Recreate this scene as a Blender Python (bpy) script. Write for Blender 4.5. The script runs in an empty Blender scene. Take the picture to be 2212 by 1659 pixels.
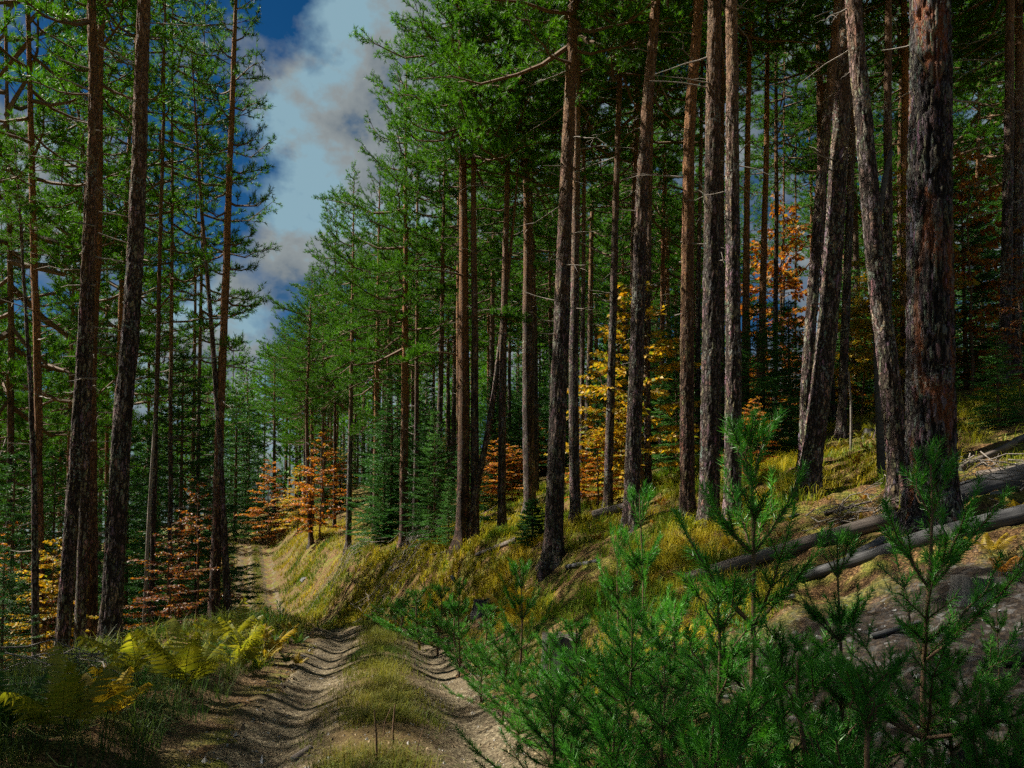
import bpy, math, random
import numpy as np
from mathutils import Vector, Matrix

# ------------------------------------------------------------------ camera, sky, sun, exposure
SC = bpy.context.scene
COL = SC.collection
LENS, TILT, CAMZ = 26.0, math.radians(2.1), 1.6
FPX = 2211 * LENS / 36.0            # focal length in pixels of a 2211 x 1659 frame
CU, CV = 1105.5, 829.5
SHIFT = 0.0958
np.seterr(all="ignore")
cd = bpy.data.cameras.new('camera'); cam = bpy.data.objects.new('camera', cd); COL.objects.link(cam)
cd.lens = LENS; cd.sensor_width = 36.0; cd.shift_y = SHIFT; cd.clip_start = 0.05; cd.clip_end = 9000
cam.location = (0, 0, CAMZ); cam.rotation_euler = (math.pi / 2 + TILT, 0, 0)
SC.camera = cam

SUN_AZ, SUN_EL = math.radians(-76), math.radians(50)
SKY_STRENGTH, SUN_STRENGTH, EXPOSURE = 0.05, 5.0, 1.22
CLOUD_LOC = (7.7, 1.2, 2.6)
W = bpy.data.worlds.new('World'); SC.world = W; W.use_nodes = True
nt = W.node_tree; nt.nodes.clear()
def wn(t, **k):
    n = nt.nodes.new(t)
    for a, b in k.items(): setattr(n, a, b)
    return n
def build_world():
    L = nt.links.new
    out = wn('ShaderNodeOutputWorld'); bg = wn('ShaderNodeBackground'); bg.inputs['Strength'].default_value = SKY_STRENGTH
    sky = wn('ShaderNodeTexSky', sky_type='NISHITA', sun_disc=False, sun_elevation=SUN_EL, sun_rotation=SUN_AZ,
             altitude=1500.0, air_density=1.0, dust_density=0.6, ozone_density=2.0)
    tc = wn('ShaderNodeTexCoord'); sep = wn('ShaderNodeSeparateXYZ'); L(tc.outputs['Generated'], sep.inputs[0])
    # cumulus: noise over the directions of the sky
    mp = wn('ShaderNodeMapping'); mp.inputs['Scale'].default_value = (1.0, 1.0, 1.35); mp.inputs['Location'].default_value = CLOUD_LOC; L(tc.outputs['Generated'], mp.inputs['Vector'])
    n1 = wn('ShaderNodeTexNoise'); n1.inputs['Scale'].default_value = 4.2; n1.inputs['Detail'].default_value = 8; n1.inputs['Roughness'].default_value = 0.56
    L(mp.outputs[0], n1.inputs['Vector'])
    r1 = wn('ShaderNodeValToRGB'); r1.color_ramp.elements[0].position = 0.41; r1.color_ramp.elements[1].position = 0.52
    L(n1.outputs['Fac'], r1.inputs['Fac'])
    off = wn('ShaderNodeVectorMath', operation='ADD'); off.inputs[1].default_value = (-0.05, 0.0, 0.06); L(mp.outputs[0], off.inputs[0])
    n2 = wn('ShaderNodeTexNoise'); n2.inputs['Scale'].default_value = 8.0; n2.inputs['Detail'].default_value = 7; n2.inputs['Roughness'].default_value = 0.58
    L(off.outputs[0], n2.inputs['Vector'])
    r2 = wn('ShaderNodeValToRGB'); e = r2.color_ramp.elements
    e[0].position = 0.37; e[0].color = (0.40, 0.95, 1.75, 1); e[1].position = 0.62; e[1].color = (2.2, 3.5, 4.2, 1)
    m = e.new(0.45); m.color = (1.75, 2.05, 2.25, 1); m = e.new(0.53); m.color = (2.3, 2.6, 2.7, 1)
    L(n2.outputs['Fac'], r2.inputs['Fac'])
    hs = wn('ShaderNodeHueSaturation'); hs.inputs['Saturation'].default_value = 1.42; hs.inputs['Value'].default_value = 0.42
    L(sky.outputs['Color'], hs.inputs['Color'])
    mx = wn('ShaderNodeMix', data_type='RGBA'); L(r1.outputs['Color'], mx.inputs[0]); L(hs.outputs['Color'], mx.inputs[6]); L(r2.outputs['Color'], mx.inputs[7])
    L(mx.outputs[2], bg.inputs['Color']); L(bg.outputs[0], out.inputs['Surface'])
build_world()
sd = bpy.data.lights.new('sun', 'SUN'); sun = bpy.data.objects.new('sun', sd); COL.objects.link(sun)
sd.energy = SUN_STRENGTH; sd.angle = math.radians(0.53); sd.color = (1.0, 0.93, 0.80)
SUNV = Vector((math.sin(SUN_AZ) * math.cos(SUN_EL), math.cos(SUN_AZ) * math.cos(SUN_EL), math.sin(SUN_EL)))
sun.rotation_euler = (-SUNV).to_track_quat('-Z', 'Y').to_euler(); sun.location = SUNV * 60
vs = SC.view_settings
vs.view_transform = 'Standard'; vs.look = 'None'; vs.gamma = 1.0; vs.exposure = EXPOSURE; vs.use_curve_mapping = False
SC.render.engine = 'CYCLES'
cy = SC.cycles
cy.max_bounces = 4; cy.diffuse_bounces = 2; cy.glossy_bounces = 1; cy.transmission_bounces = 2; cy.transparent_max_bounces = 4
cy.use_adaptive_sampling = True; cy.adaptive_threshold = 0.035; cy.use_denoising = False; cy.caustics_reflective = False; cy.caustics_refractive = False; cy.sample_clamp_indirect = 4.0

# ------------------------------------------------------------------ helpers
RS = np.random.RandomState
def nrm(a): return a / np.maximum(np.linalg.norm(a, axis=-1, keepdims=True), 1e-9)

def _hash(ix, iy, iz, seed):
    h = ix * np.uint32(374761393) + iy * np.uint32(668265263) + iz * np.uint32(1442695041) + np.uint32((seed * 974634721) & 0xffffffff)
    h = (h ^ (h >> np.uint32(13))) * np.uint32(1274126177)
    h = (h ^ (h >> np.uint32(16))) * np.uint32(2246822519)
    return ((h ^ (h >> np.uint32(15))) & np.uint32(0xffffff)).astype(np.float32) / np.float32(0xffffff)
def _fr(x):
    i = np.floor(x); f = x - i
    return i.astype(np.int64).astype(np.uint32), f * f * f * (f * (f * 6 - 15) + 10)
def vnoise(x, y, z=None, seed=0):
    x, y = np.broadcast_arrays(np.atleast_1d(np.asarray(x, float)), np.atleast_1d(np.asarray(y, float)))
    if z is None:
        ix, fx = _fr(x); iy, fy = _fr(y); iz = np.uint32(0); o = np.uint32(1)
        a, b, c, d = _hash(ix, iy, iz, seed), _hash(ix + o, iy, iz, seed), _hash(ix, iy + o, iz, seed), _hash(ix + o, iy + o, iz, seed)
        p = a + (b - a) * fx; q = c + (d - c) * fx
        return p + (q - p) * fy
    x, y, z = np.broadcast_arrays(x, y, np.asarray(z, float))
    ix, fx = _fr(x); iy, fy = _fr(y); iz, fz = _fr(z); o = np.uint32(1); r = []
    for w in (iz, iz + o):
        a, b, c, d = _hash(ix, iy, w, seed), _hash(ix + o, iy, w, seed), _hash(ix, iy + o, w, seed), _hash(ix + o, iy + o, w, seed)
        p = a + (b - a) * fx; q = c + (d - c) * fx; r.append(p + (q - p) * fy)
    return r[0] + (r[1] - r[0]) * fz
def fbm(x, y, z=None, seed=0, o=4, g=0.5):
    r, a, s = 0, 1.0, 0
    for k in range(o):
        f = 2.0 ** k
        r = r + a * vnoise(np.asarray(x) * f, np.asarray(y) * f, None if z is None else np.asarray(z) * f, seed + k * 17); s += a; a *= g
    return r / s

class Geo:
    def __init__(s): s.V, s.F, s.M, s.C, s.n = [], [], [], [], 0
    def add(s, V, F, mat=0, col=None):
        V = np.asarray(V, float); F = np.asarray(F, int)
        s.V.append(V); s.F.append(F + s.n); s.M.append(np.full(len(F), mat)); s.n += len(V)
        if col is None: c = np.full((len(V), 3), 0.5)
        else:
            c = np.asarray(col, float)
            if c.ndim == 1: c = np.tile(c, (len(V), 1))
        s.C.append(c)
    def mesh(s, name, mats, smooth=False, color=False):
        me = bpy.data.meshes.new(name)
        if not s.V: return me
        V = np.concatenate(s.V); me.vertices.add(len(V)); me.vertices.foreach_set('co', V.ravel())
        li = np.concatenate([f.ravel() for f in s.F]); tot = np.concatenate([np.full(len(f), f.shape[1]) for f in s.F])
        st = np.concatenate([[0], np.cumsum(tot)[:-1]])
        me.loops.add(len(li)); me.loops.foreach_set('vertex_index', li.astype(np.int32))
        me.polygons.add(len(tot)); me.polygons.foreach_set('loop_start', st.astype(np.int32))
        me.polygons.foreach_set('material_index', np.concatenate(s.M).astype(np.int32))
        me.polygons.foreach_set('use_smooth', np.full(len(tot), bool(smooth)))
        me.update(calc_edges=True)
        if color:
            at = me.attributes.new('Col', 'FLOAT_COLOR', 'POINT')
            C = np.concatenate(s.C); at.data.foreach_set('color', np.concatenate([C, np.ones((len(C), 1))], 1).ravel())
        for m in mats: me.materials.append(m)
        return me

def obj(name, me, parent=None, loc=None, rot=None, scale=None):
    o = bpy.data.objects.new(name, me); COL.objects.link(o)
    if parent is not None: o.parent = parent
    if loc is not None: o.location = loc
    if rot is not None: o.rotation_euler = rot
    if scale is not None: o.scale = scale if hasattr(scale, '__len__') else (scale,) * 3
    return o
def tag(o, label, cat, group=None):
    o['label'] = label; o['category'] = cat
    if group: o['group'] = group
    return o
def thing(name, label, cat, loc, rotz=0.0, group=None, scale=1.0):
    o = obj(name, None, None, loc, (0, 0, rotz), scale); o.empty_display_size = 0.2
    return tag(o, label, cat, group)

def tube(path, rad, sides=6, cap=False, closed_tip=False):
    P = np.asarray(path, float); n = len(P); rad = np.broadcast_to(np.asarray(rad, float), (n,))
    T = nrm(np.gradient(P, axis=0))
    ref = np.array([0, 0, 1.0]) if abs(nrm(P[-1] - P[0])[2]) < 0.8 else np.array([0, 1.0, 0])
    A = nrm(np.cross(T, ref)); B = np.cross(T, A)
    th = np.arange(sides) * 2 * np.pi / sides
    V = P[:, None] + rad[:, None, None] * (np.cos(th)[None, :, None] * A[:, None] + np.sin(th)[None, :, None] * B[:, None])
    i = np.arange(n - 1)[:, None] * sides; j = np.arange(sides)[None]; k = (j + 1) % sides
    F = np.stack([i + j, i + sides + j, i + sides + k, i + k], -1).reshape(-1, 4)
    return V.reshape(-1, 3), F

def needles(P, D, L, n, nl, nw, ang, rng, ca, cb, flat=0.0, tipang=0.55):
    """bottle-brush shoots: n needles along each shoot (base P, unit dir D, length L); flat>0 presses them into the horizontal plane"""
    S = len(P)
    ref = np.tile(np.array([0, 0, 1.0]), (S, 1)); ref[np.abs(D[:, 2]) > 0.9] = (1, 0, 0)
    U = nrm(np.cross(D, ref)); Wv = np.cross(U, D)
    t = (np.arange(n)[None] + rng.rand(S, n)) / n
    phi = rng.rand(S, n) * 2 * np.pi
    if flat > 0:
        side = (rng.rand(S, n) > 0.5) * np.pi
        phi = side + (rng.rand(S, n) - 0.5) * (1 - flat) * np.pi + np.where(side > 0, -1, 1) * 0.25
    a = np.radians(ang) * (1 - (1 - tipang) * t ** 3) * (0.8 + 0.4 * rng.rand(S, n))
    R = np.cos(phi)[..., None] * U[:, None] + np.sin(phi)[..., None] * Wv[:, None]
    N = np.cos(a)[..., None] * D[:, None] + np.sin(a)[..., None] * R
    B = P[:, None] + D[:, None] * (L[:, None] * t)[..., None]
    ln = nl * (0.75 + 0.5 * rng.rand(S, n))
    Sd = nrm(np.cross(N, rng.randn(S, n, 3))) * nw * 0.5
    V = np.stack([B - Sd, B + Sd, B + N * ln[..., None]], 2).reshape(-1, 3)
    F = np.arange(S * n * 3).reshape(-1, 3)
    mixf = np.clip(rng.rand(S, 1) * 0.6 + rng.rand(S, n) * 0.4, 0, 1)[..., None]
    c = np.asarray(ca) * (1 - mixf) + np.asarray(cb) * mixf
    C = np.repeat(c.reshape(-1, 3), 3, 0)
    return V, F, C

# ------------------------------------------------------------------ pixel <-> place
V0 = CV + SHIFT * 2211
ct, st_ = math.cos(TILT), math.sin(TILT)
def ray(u, v):
    xc, yc = (u - CU) / FPX, -(v - V0) / FPX
    return np.array([xc, ct - st_ * yc, st_ + ct * yc])       # per unit of camera depth
def project(p):
    x, y, z = p[0], p[1], p[2] - CAMZ
    zc = y * ct + z * st_; yc = -y * st_ + z * ct
    return CU + FPX * x / zc, V0 - FPX * yc / zc, zc
def at_depth(u, v, d): return np.array([0, 0, CAMZ]) + ray(u, v) * d

# ------------------------------------------------------------------ the lie of the land
ty = np.arange(-60, 3200, 0.25)
def lut(k, v, sig):
    y = np.interp(ty, k, v); n = int(sig / 0.25) * 3
    g = np.exp(-0.5 * (np.arange(-n, n + 1) * 0.25 / sig) ** 2); g /= g.sum()
    return np.convolve(np.pad(y, n, mode='edge'), g, 'valid')
TX = lut([-60, 0, 5.3, 10, 14, 17.2, 20, 24, 30, 40, 50, 60, 66, 74, 90, 120, 3200],
         [0.8, -0.3, -0.95, -1.75, -2.45, -3.2, -4.7, -7.1, -9.9, -13.7, -17.2, -20.8, -24.5, -31, -46, -75, -90], 1.1)
TZ = lut([-60, 0, 5.3, 10, 14, 17.7, 20, 24, 28, 34, 40, 45, 52, 60, 64, 72, 90, 200, 600, 3200],
         [0.6, 0.0, -0.06, -0.42, -0.76, -1.15, -1.7, -2.7, -3.15, -3.25, -3.05, -2.55, -1.9, -1.1, -0.9, -1.4, -4, -16, -70, -110], 1.2)
HB = lut([-60, 0, 5, 8.4, 12, 16, 20, 24, 30, 40, 50, 60, 80, 3200], [0.45, 0.45, 0.6, 0.75, 1.1, 1.95, 2.7, 3.1, 3.2, 2.95, 2.3, 2.1, 2.2, 2.2], 1.5)
def tx(y): return np.interp(y, ty, TX)
def tz(y): return np.interp(y, ty, TZ)
def hb(y): return np.interp(y, ty, HB)
def sstep(a, b, x):
    t = np.clip((x - a) / (b - a), 0, 1); return t * t * (3 - 2 * t)
def H(x, y, fine=True):
    x = np.asarray(x, float); y = np.asarray(y, float)
    s = x - tx(y); z = tz(y)
    r = np.maximum(s - 1.25, 0)
    wd = 1.7 + 1.2 * sstep(9, 17, y) * (1 - sstep(34, 48, y))
    up = hb(y) * sstep(0, wd + 0.5 * fbm(x * 0.7, y * 0.7, seed=5), r) * (0.9 - 0.12 * sstep(9, 17, y))
    far = np.maximum(r - 1.5, 0)
    up = up + 0.37 * (42 * (1 - np.exp(-far / 42))) * (0.82 + 0.18 * sstep(6, 14, y))
    l = np.maximum(-s - 1.45, 0)
    dn = 0.16 * sstep(0.0, 0.5, l) - 0.42 * np.where(l < 2.0, 0, 40 * (1 - np.exp(-(l - 2.0) / 40))) - 0.10 * sstep(1.5, 2.6, l)
    z = z + np.where(s > 0, up, dn)
    # ruts
    rut = np.exp(-((np.abs(s) - 0.74) / 0.30) ** 2)
    z = z - 0.15 * rut + 0.06 * np.exp(-(s / 0.35) ** 2) * (0.6 + 0.8 * fbm(x * 1.3, y * 1.3, seed=9))
    if fine:
        off = sstep(1.2, 2.4, np.abs(s))
        z = z + (fbm(x * 0.45, y * 0.45, seed=1) - 0.5) * 0.55 * off + (fbm(x * 1.9, y * 1.9, seed=2) - 0.5) * (0.014 + 0.20 * off)
        z = z - np.abs(fbm(x * 1.25, y * 1.25, seed=6, o=3) - 0.5) * 0.42 * sstep(1.5, 2.6, s) * (1 - sstep(30, 60, y))
        z = z + (fbm(x * 7, y * 7, seed=3, o=3) - 0.5) * (0.008 + 0.055 * off)
    return z
def ground_at(u, v, dmax=160.0):
    r = ray(u, v); o = np.array([0, 0, CAMZ]); d = 1.2 * 1.02 ** np.arange(0, int(math.log(dmax / 1.2) / math.log(1.02)))
    for _ in range(2):
        P = o + d[:, None] * r; below = P[:, 2] < H(P[:, 0], P[:, 1])
        k = int(np.argmax(below)) if below.any() else len(d) - 1
        d = np.linspace(d[max(k - 1, 0)], d[k], 12)
    P = o + d[:, None] * r; below = P[:, 2] < H(P[:, 0], P[:, 1]); k = int(np.argmax(below)) if below.any() else len(d) - 1
    return P[k], d[k]
def on_ground(u, d):
    x = (u - CU) / FPX * d
    return np.array([x, d, gz(x, d)])
def gz(x, y): return float(H(np.array([x]), np.array([y]))[0])

# ------------------------------------------------------------------ materials
def new_mat(name):
    m = bpy.data.materials.new(name); m.use_nodes = True
    t = m.node_tree; t.nodes.clear()
    o = t.nodes.new('ShaderNodeOutputMaterial')
    return m, t, o
def N(t, kind, **k):
    n = t.nodes.new(kind)
    for a, b in k.items():
        if a.startswith('i_'): n.inputs[a[2:].replace('_', ' ')].default_value = b
        else: setattr(n, a, b)
    return n
def ramp(t, src, stops):
    r = t.nodes.new('ShaderNodeValToRGB'); e = r.color_ramp.elements
    e[0].position, e[0].color = stops[0][0], (*stops[0][1], 1); e[1].position, e[1].color = stops[-1][0], (*stops[-1][1], 1)
    for p, c in stops[1:-1]:
        q = e.new(p); q.color = (*c, 1)
    t.links.new(src, r.inputs['Fac']); return r.outputs['Color']
def mixc(t, f, a, b, mode='MIX'):
    m = t.nodes.new('ShaderNodeMix'); m.data_type = 'RGBA'; m.blend_type = mode
    for i, s in ((0, f), (6, a), (7, b)):
        if isinstance(s, (int, float)): m.inputs[i].default_value = s
        elif isinstance(s, tuple): m.inputs[i].default_value = (*s, 1)
        else: t.links.new(s, m.inputs[i])
    return m.outputs[2]

def leaf_mat(name, trans=0.35, rough=0.5, spec=0.4, vary=0.25, warm=0.0):
    m, t, o = new_mat(name); L = t.links.new
    at = N(t, 'ShaderNodeAttribute', attribute_name='Col')
    oi = N(t, 'ShaderNodeObjectInfo')
    hs = N(t, 'ShaderNodeHueSaturation')
    mr = N(t, 'ShaderNodeMapRange'); mr.inputs['To Min'].default_value = 1 - vary; mr.inputs['To Max'].default_value = 1 + vary
    L(oi.outputs['Random'], mr.inputs['Value']); L(mr.outputs[0], hs.inputs['Value'])
    L(at.outputs['Color'], hs.inputs['Color'])
    p = N(t, 'ShaderNodeBsdfPrincipled'); p.inputs['Roughness'].default_value = rough; p.inputs['Specular IOR Level'].default_value = spec
    L(hs.outputs[0], p.inputs['Base Color'])
    tr = N(t, 'ShaderNodeBsdfTranslucent'); br = mixc(t, 1.0, hs.outputs[0], (1.25, 1.2, 0.6), 'MULTIPLY'); L(br, tr.inputs['Color'])
    mx = N(t, 'ShaderNodeMixShader'); mx.inputs[0].default_value = trans; L(p.outputs[0], mx.inputs[1]); L(tr.outputs[0], mx.inputs[2])
    L(mx.outputs[0], o.inputs['Surface']); return m

def bark_mat(name, plate, crack, upper=None, z0=5.0, z1=9.0, sc=9.0, bump=0.6, lichen=0.35, zs=0.28, redc=None):
    m, t, o = new_mat(name); L = t.links.new
    tc = N(t, 'ShaderNodeTexCoord'); oi = N(t, 'ShaderNodeObjectInfo')
    add = N(t, 'ShaderNodeVectorMath', operation='ADD')
    sc3 = N(t, 'ShaderNodeVectorMath', operation='SCALE'); sc3.inputs['Scale'].default_value = 37.0
    cx = N(t, 'ShaderNodeCombineXYZ'); L(oi.outputs['Random'], cx.inputs[0]); L(oi.outputs['Random'], cx.inputs[2]); L(cx.outputs[0], sc3.inputs[0])
    L(tc.outputs['Object'], add.inputs[0]); L(sc3.outputs[0], add.inputs[1])
    mp = N(t, 'ShaderNodeMapping'); mp.inputs['Scale'].default_value = (1, 1, zs); L(add.outputs[0], mp.inputs['Vector'])
    wob = N(t, 'ShaderNodeTexNoise'); wob.inputs['Scale'].default_value = sc * 0.8; wob.inputs['Detail'].default_value = 3; L(mp.outputs[0], wob.inputs['Vector'])
    wv = N(t, 'ShaderNodeVectorMath', operation='SCALE'); wv.inputs['Scale'].default_value = 0.16; L(wob.outputs['Color'], wv.inputs[0])
    ad2 = N(t, 'ShaderNodeVectorMath', operation='ADD'); L(mp.outputs[0], ad2.inputs[0]); L(wv.outputs[0], ad2.inputs[1])
    vo = N(t, 'ShaderNodeTexVoronoi', feature='DISTANCE_TO_EDGE'); vo.inputs['Scale'].default_value = sc; L(ad2.outputs[0], vo.inputs['Vector'])
    vc = N(t, 'ShaderNodeTexVoronoi', feature='F1'); vc.inputs['Scale'].default_value = sc; L(ad2.outputs[0], vc.inputs['Vector'])
    no = N(t, 'ShaderNodeTexNoise'); no.inputs['Scale'].default_value = 42.0; no.inputs['Detail'].default_value = 5; no.inputs['Roughness'].default_value = 0.65; L(add.outputs[0], no.inputs['Vector'])
    edge = N(t, 'ShaderNodeMapRange'); edge.inputs['From Max'].default_value = 0.16; L(vo.outputs['Distance'], edge.inputs['Value'])
    tone = ramp(t, no.outputs['Fac'], [(0.25, tuple(c * 0.45 for c in plate)), (0.55, plate), (0.8, tuple(min(1, c * 1.7) for c in plate))])
    cell = mixc(t, 0.35, tone, vc.outputs['Color'], 'SOFT_LIGHT')
    at = N(t, 'ShaderNodeAttribute', attribute_name='Col'); streak = N(t, 'ShaderNodeTexNoise'); streak.inputs['Scale'].default_value = 5.0; L(mp.outputs[0], streak.inputs['Vector'])
    sm = N(t, 'ShaderNodeMapRange'); sm.inputs['From Min'].default_value = 0.54; sm.inputs['From Max'].default_value = 0.63; L(streak.outputs['Fac'], sm.inputs['Value'])
    ck = mixc(t, sm.outputs[0], crack, redc or crack)
    fe = N(t, 'ShaderNodeMath', operation='SUBTRACT'); L(edge.outputs[0], fe.inputs[0]); L(at.outputs['Fac'], fe.inputs[1]); fe.use_clamp = True
    col = mixc(t, fe.outputs[0], ck, cell)
    if upper is not None:
        sp = N(t, 'ShaderNodeSeparateXYZ'); L(tc.outputs['Object'], sp.inputs[0])
        big = N(t, 'ShaderNodeTexNoise'); big.inputs['Scale'].default_value = 2.2; big.inputs['Detail'].default_value = 4; L(add.outputs[0], big.inputs['Vector'])
        hz = N(t, 'ShaderNodeMath', operation='MULTIPLY_ADD'); L(big.outputs['Fac'], hz.inputs[0]); hz.inputs[1].default_value = 5.0; L(sp.outputs['Z'], hz.inputs[2])
        hm = N(t, 'ShaderNodeMapRange'); hm.inputs['From Min'].default_value = z0 + 2.5; hm.inputs['From Max'].default_value = z1 + 2.5; L(hz.outputs[0], hm.inputs['Value'])
        upc = ramp(t, no.outputs['Fac'], [(0.3, tuple(c * 0.5 for c in upper)), (0.6, upper), (0.85, tuple(min(1, c * 1.5) for c in upper))])
        col = mixc(t, hm.outputs[0], col, upc)
    if lichen > 0:
        lv = N(t, 'ShaderNodeTexNoise'); lv.inputs['Scale'].default_value = 26.0; lv.inputs['Detail'].default_value = 2; L(add.outputs[0], lv.inputs['Vector'])
        lb = N(t, 'ShaderNodeTexNoise'); lb.inputs['Scale'].default_value = 1.7; L(add.outputs[0], lb.inputs['Vector'])
        pr = N(t, 'ShaderNodeMath', operation='MULTIPLY'); L(lv.outputs['Fac'], pr.inputs[0]); L(lb.outputs['Fac'], pr.inputs[1])
        lm = N(t, 'ShaderNodeMapRange'); lm.inputs['From Min'].default_value = 0.36; lm.inputs['From Max'].default_value = 0.42; lm.inputs['To Max'].default_value = lichen; L(pr.outputs[0], lm.inputs['Value'])
        col = mixc(t, lm.outputs[0], col, (0.34, 0.38, 0.32))
    hs = N(t, 'ShaderNodeHueSaturation'); mr = N(t, 'ShaderNodeMapRange'); mr.inputs['To Min'].default_value = 0.75; mr.inputs['To Max'].default_value = 1.25
    L(oi.outputs['Random'], mr.inputs['Value']); L(mr.outputs[0], hs.inputs['Value']); L(col, hs.inputs['Color'])
    hsum = N(t, 'ShaderNodeMath', operation='MULTIPLY_ADD'); L(no.outputs['Fac'], hsum.inputs[0]); hsum.inputs[1].default_value = 0.5; L(edge.outputs[0], hsum.inputs[2])
    bp = N(t, 'ShaderNodeBump'); bp.inputs['Strength'].default_value = bump; bp.inputs['Distance'].default_value = 0.03; L(hsum.outputs[0], bp.inputs['Height'])
    p = N(t, 'ShaderNodeBsdfPrincipled'); p.inputs['Roughness'].default_value = 0.85; p.inputs['Specular IOR Level'].default_value = 0.25
    L(hs.outputs[0], p.inputs['Base Color']); L(bp.outputs[0], p.inputs['Normal']); L(p.outputs[0], o.inputs['Surface'])
    return m

def wood_mat(name, light, dark, sc=14.0, axis=0, rough=0.8):
    m, t, o = new_mat(name); L = t.links.new
    tc = N(t, 'ShaderNodeTexCoord'); mp = N(t, 'ShaderNodeMapping')
    s = [sc, sc, sc]; s[axis] = sc * 0.06; mp.inputs['Scale'].default_value = s; L(tc.outputs['Object'], mp.inputs['Vector'])
    no = N(t, 'ShaderNodeTexNoise'); no.inputs['Scale'].default_value = 2.0; no.inputs['Detail'].default_value = 6; no.inputs['Roughness'].default_value = 0.6; no.inputs['Distortion'].default_value = 0.6
    L(mp.outputs[0], no.inputs['Vector'])
    n2 = N(t, 'ShaderNodeTexNoise'); n2.inputs['Scale'].default_value = 3.0; n2.inputs['Detail'].default_value = 4; L(tc.outputs['Object'], n2.inputs['Vector'])
    c = ramp(t, no.outputs['Fac'], [(0.3, dark), (0.5, tuple((a + b) / 2 for a, b in zip(light, dark))), (0.68, light)])
    c = mixc(t, n2.outputs['Fac'], c, tuple(x * 0.45 for x in dark), 'MIX') if False else mixc(t, 0.6, c, ramp(t, n2.outputs['Fac'], [(0.3, (0.35, 0.35, 0.35)), (0.65, (1, 1, 1))]), 'MULTIPLY')
    bp = N(t, 'ShaderNodeBump'); bp.inputs['Strength'].default_value = 0.6; bp.inputs['Distance'].default_value = 0.015; L(no.outputs['Fac'], bp.inputs['Height'])
    p = N(t, 'ShaderNodeBsdfPrincipled'); p.inputs['Roughness'].default_value = rough; p.inputs['Specular IOR Level'].default_value = 0.3
    L(c, p.inputs['Base Color']); L(bp.outputs[0], p.inputs['Normal']); L(p.outputs[0], o.inputs['Surface']); return m

def ground_mat():
    m, t, o = new_mat('forest_floor'); L = t.links.new
    tc = N(t, 'ShaderNodeTexCoord'); V = tc.outputs['Object']
    def noise(sc, det=5, rough=0.6, dist=0.0):
        n = N(t, 'ShaderNodeTexNoise'); n.inputs['Scale'].default_value = sc; n.inputs['Detail'].default_value = det; n.inputs['Roughness'].default_value = rough; n.inputs['Distortion'].default_value = dist
        L(V, n.inputs['Vector']); return n.outputs['Fac']
    fine = noise(38, 6, 0.7, 0.5); mid = noise(2.3, 5, 0.6); big = noise(0.45, 4)
    litter = ramp(t, fine, [(0.37, (0.012, 0.007, 0.004)), (0.5, (0.085, 0.044, 0.018)), (0.61, (0.30, 0.18, 0.075))])
    moss = ramp(t, fine, [(0.37, (0.018, 0.022, 0.005)), (0.5, (0.10, 0.11, 0.016)), (0.62, (0.30, 0.26, 0.05))])
    mm = N(t, 'ShaderNodeMapRange'); mm.inputs['From Min'].default_value = 0.45; mm.inputs['From Max'].default_value = 0.6; L(mid, mm.inputs['Value'])
    c = mixc(t, mm.outputs[0], litter, moss)
    at = N(t, 'ShaderNodeAttribute', attribute_name='Col'); sp = N(t, 'ShaderNodeSeparateColor'); L(at.outputs['Color'], sp.inputs[0])
    vo = N(t, 'ShaderNodeTexVoronoi', feature='F1'); vo.inputs['Scale'].default_value = 22; L(V, vo.inputs['Vector'])
    vr = N(t, 'ShaderNodeSeparateColor'); L(vo.outputs['Color'], vr.inputs[0])
    scree = ramp(t, vr.outputs[0], [(0.0, (0.014, 0.013, 0.013)), (0.6, (0.04, 0.037, 0.036)), (0.9, (0.10, 0.10, 0.102)), (1.0, (0.26, 0.265, 0.27))])
    scree = mixc(t, 0.6, scree, ramp(t, fine, [(0.38, (0.006, 0.004, 0.003)), (0.5, (0.026, 0.017, 0.011)), (0.63, (0.10, 0.068, 0.04))]))
    scm = N(t, 'ShaderNodeMath', operation='MULTIPLY'); L(sp.outputs[0], scm.inputs[0]); scm.inputs[1].default_value = 1.0
    c = mixc(t, scm.outputs[0], c, scree)
    soil = ramp(t, fine, [(0.38, (0.02, 0.013, 0.008)), (0.62, (0.20, 0.13, 0.065))])
    c = mixc(t, sp.outputs[1], c, soil)
    hs = N(t, 'ShaderNodeMath', operation='ADD'); L(fine, hs.inputs[0]); L(mid, hs.inputs[1])
    bp = N(t, 'ShaderNodeBump'); bp.inputs['Strength'].default_value = 0.8; bp.inputs['Distance'].default_value = 0.04; L(hs.outputs[0], bp.inputs['Height'])
    p = N(t, 'ShaderNodeBsdfPrincipled'); p.inputs['Roughness'].default_value = 0.95; p.inputs['Specular IOR Level'].default_value = 0.15
    L(c, p.inputs['Base Color']); L(bp.outputs[0], p.inputs['Normal']); L(p.outputs[0], o.inputs['Surface']); return m

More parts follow.
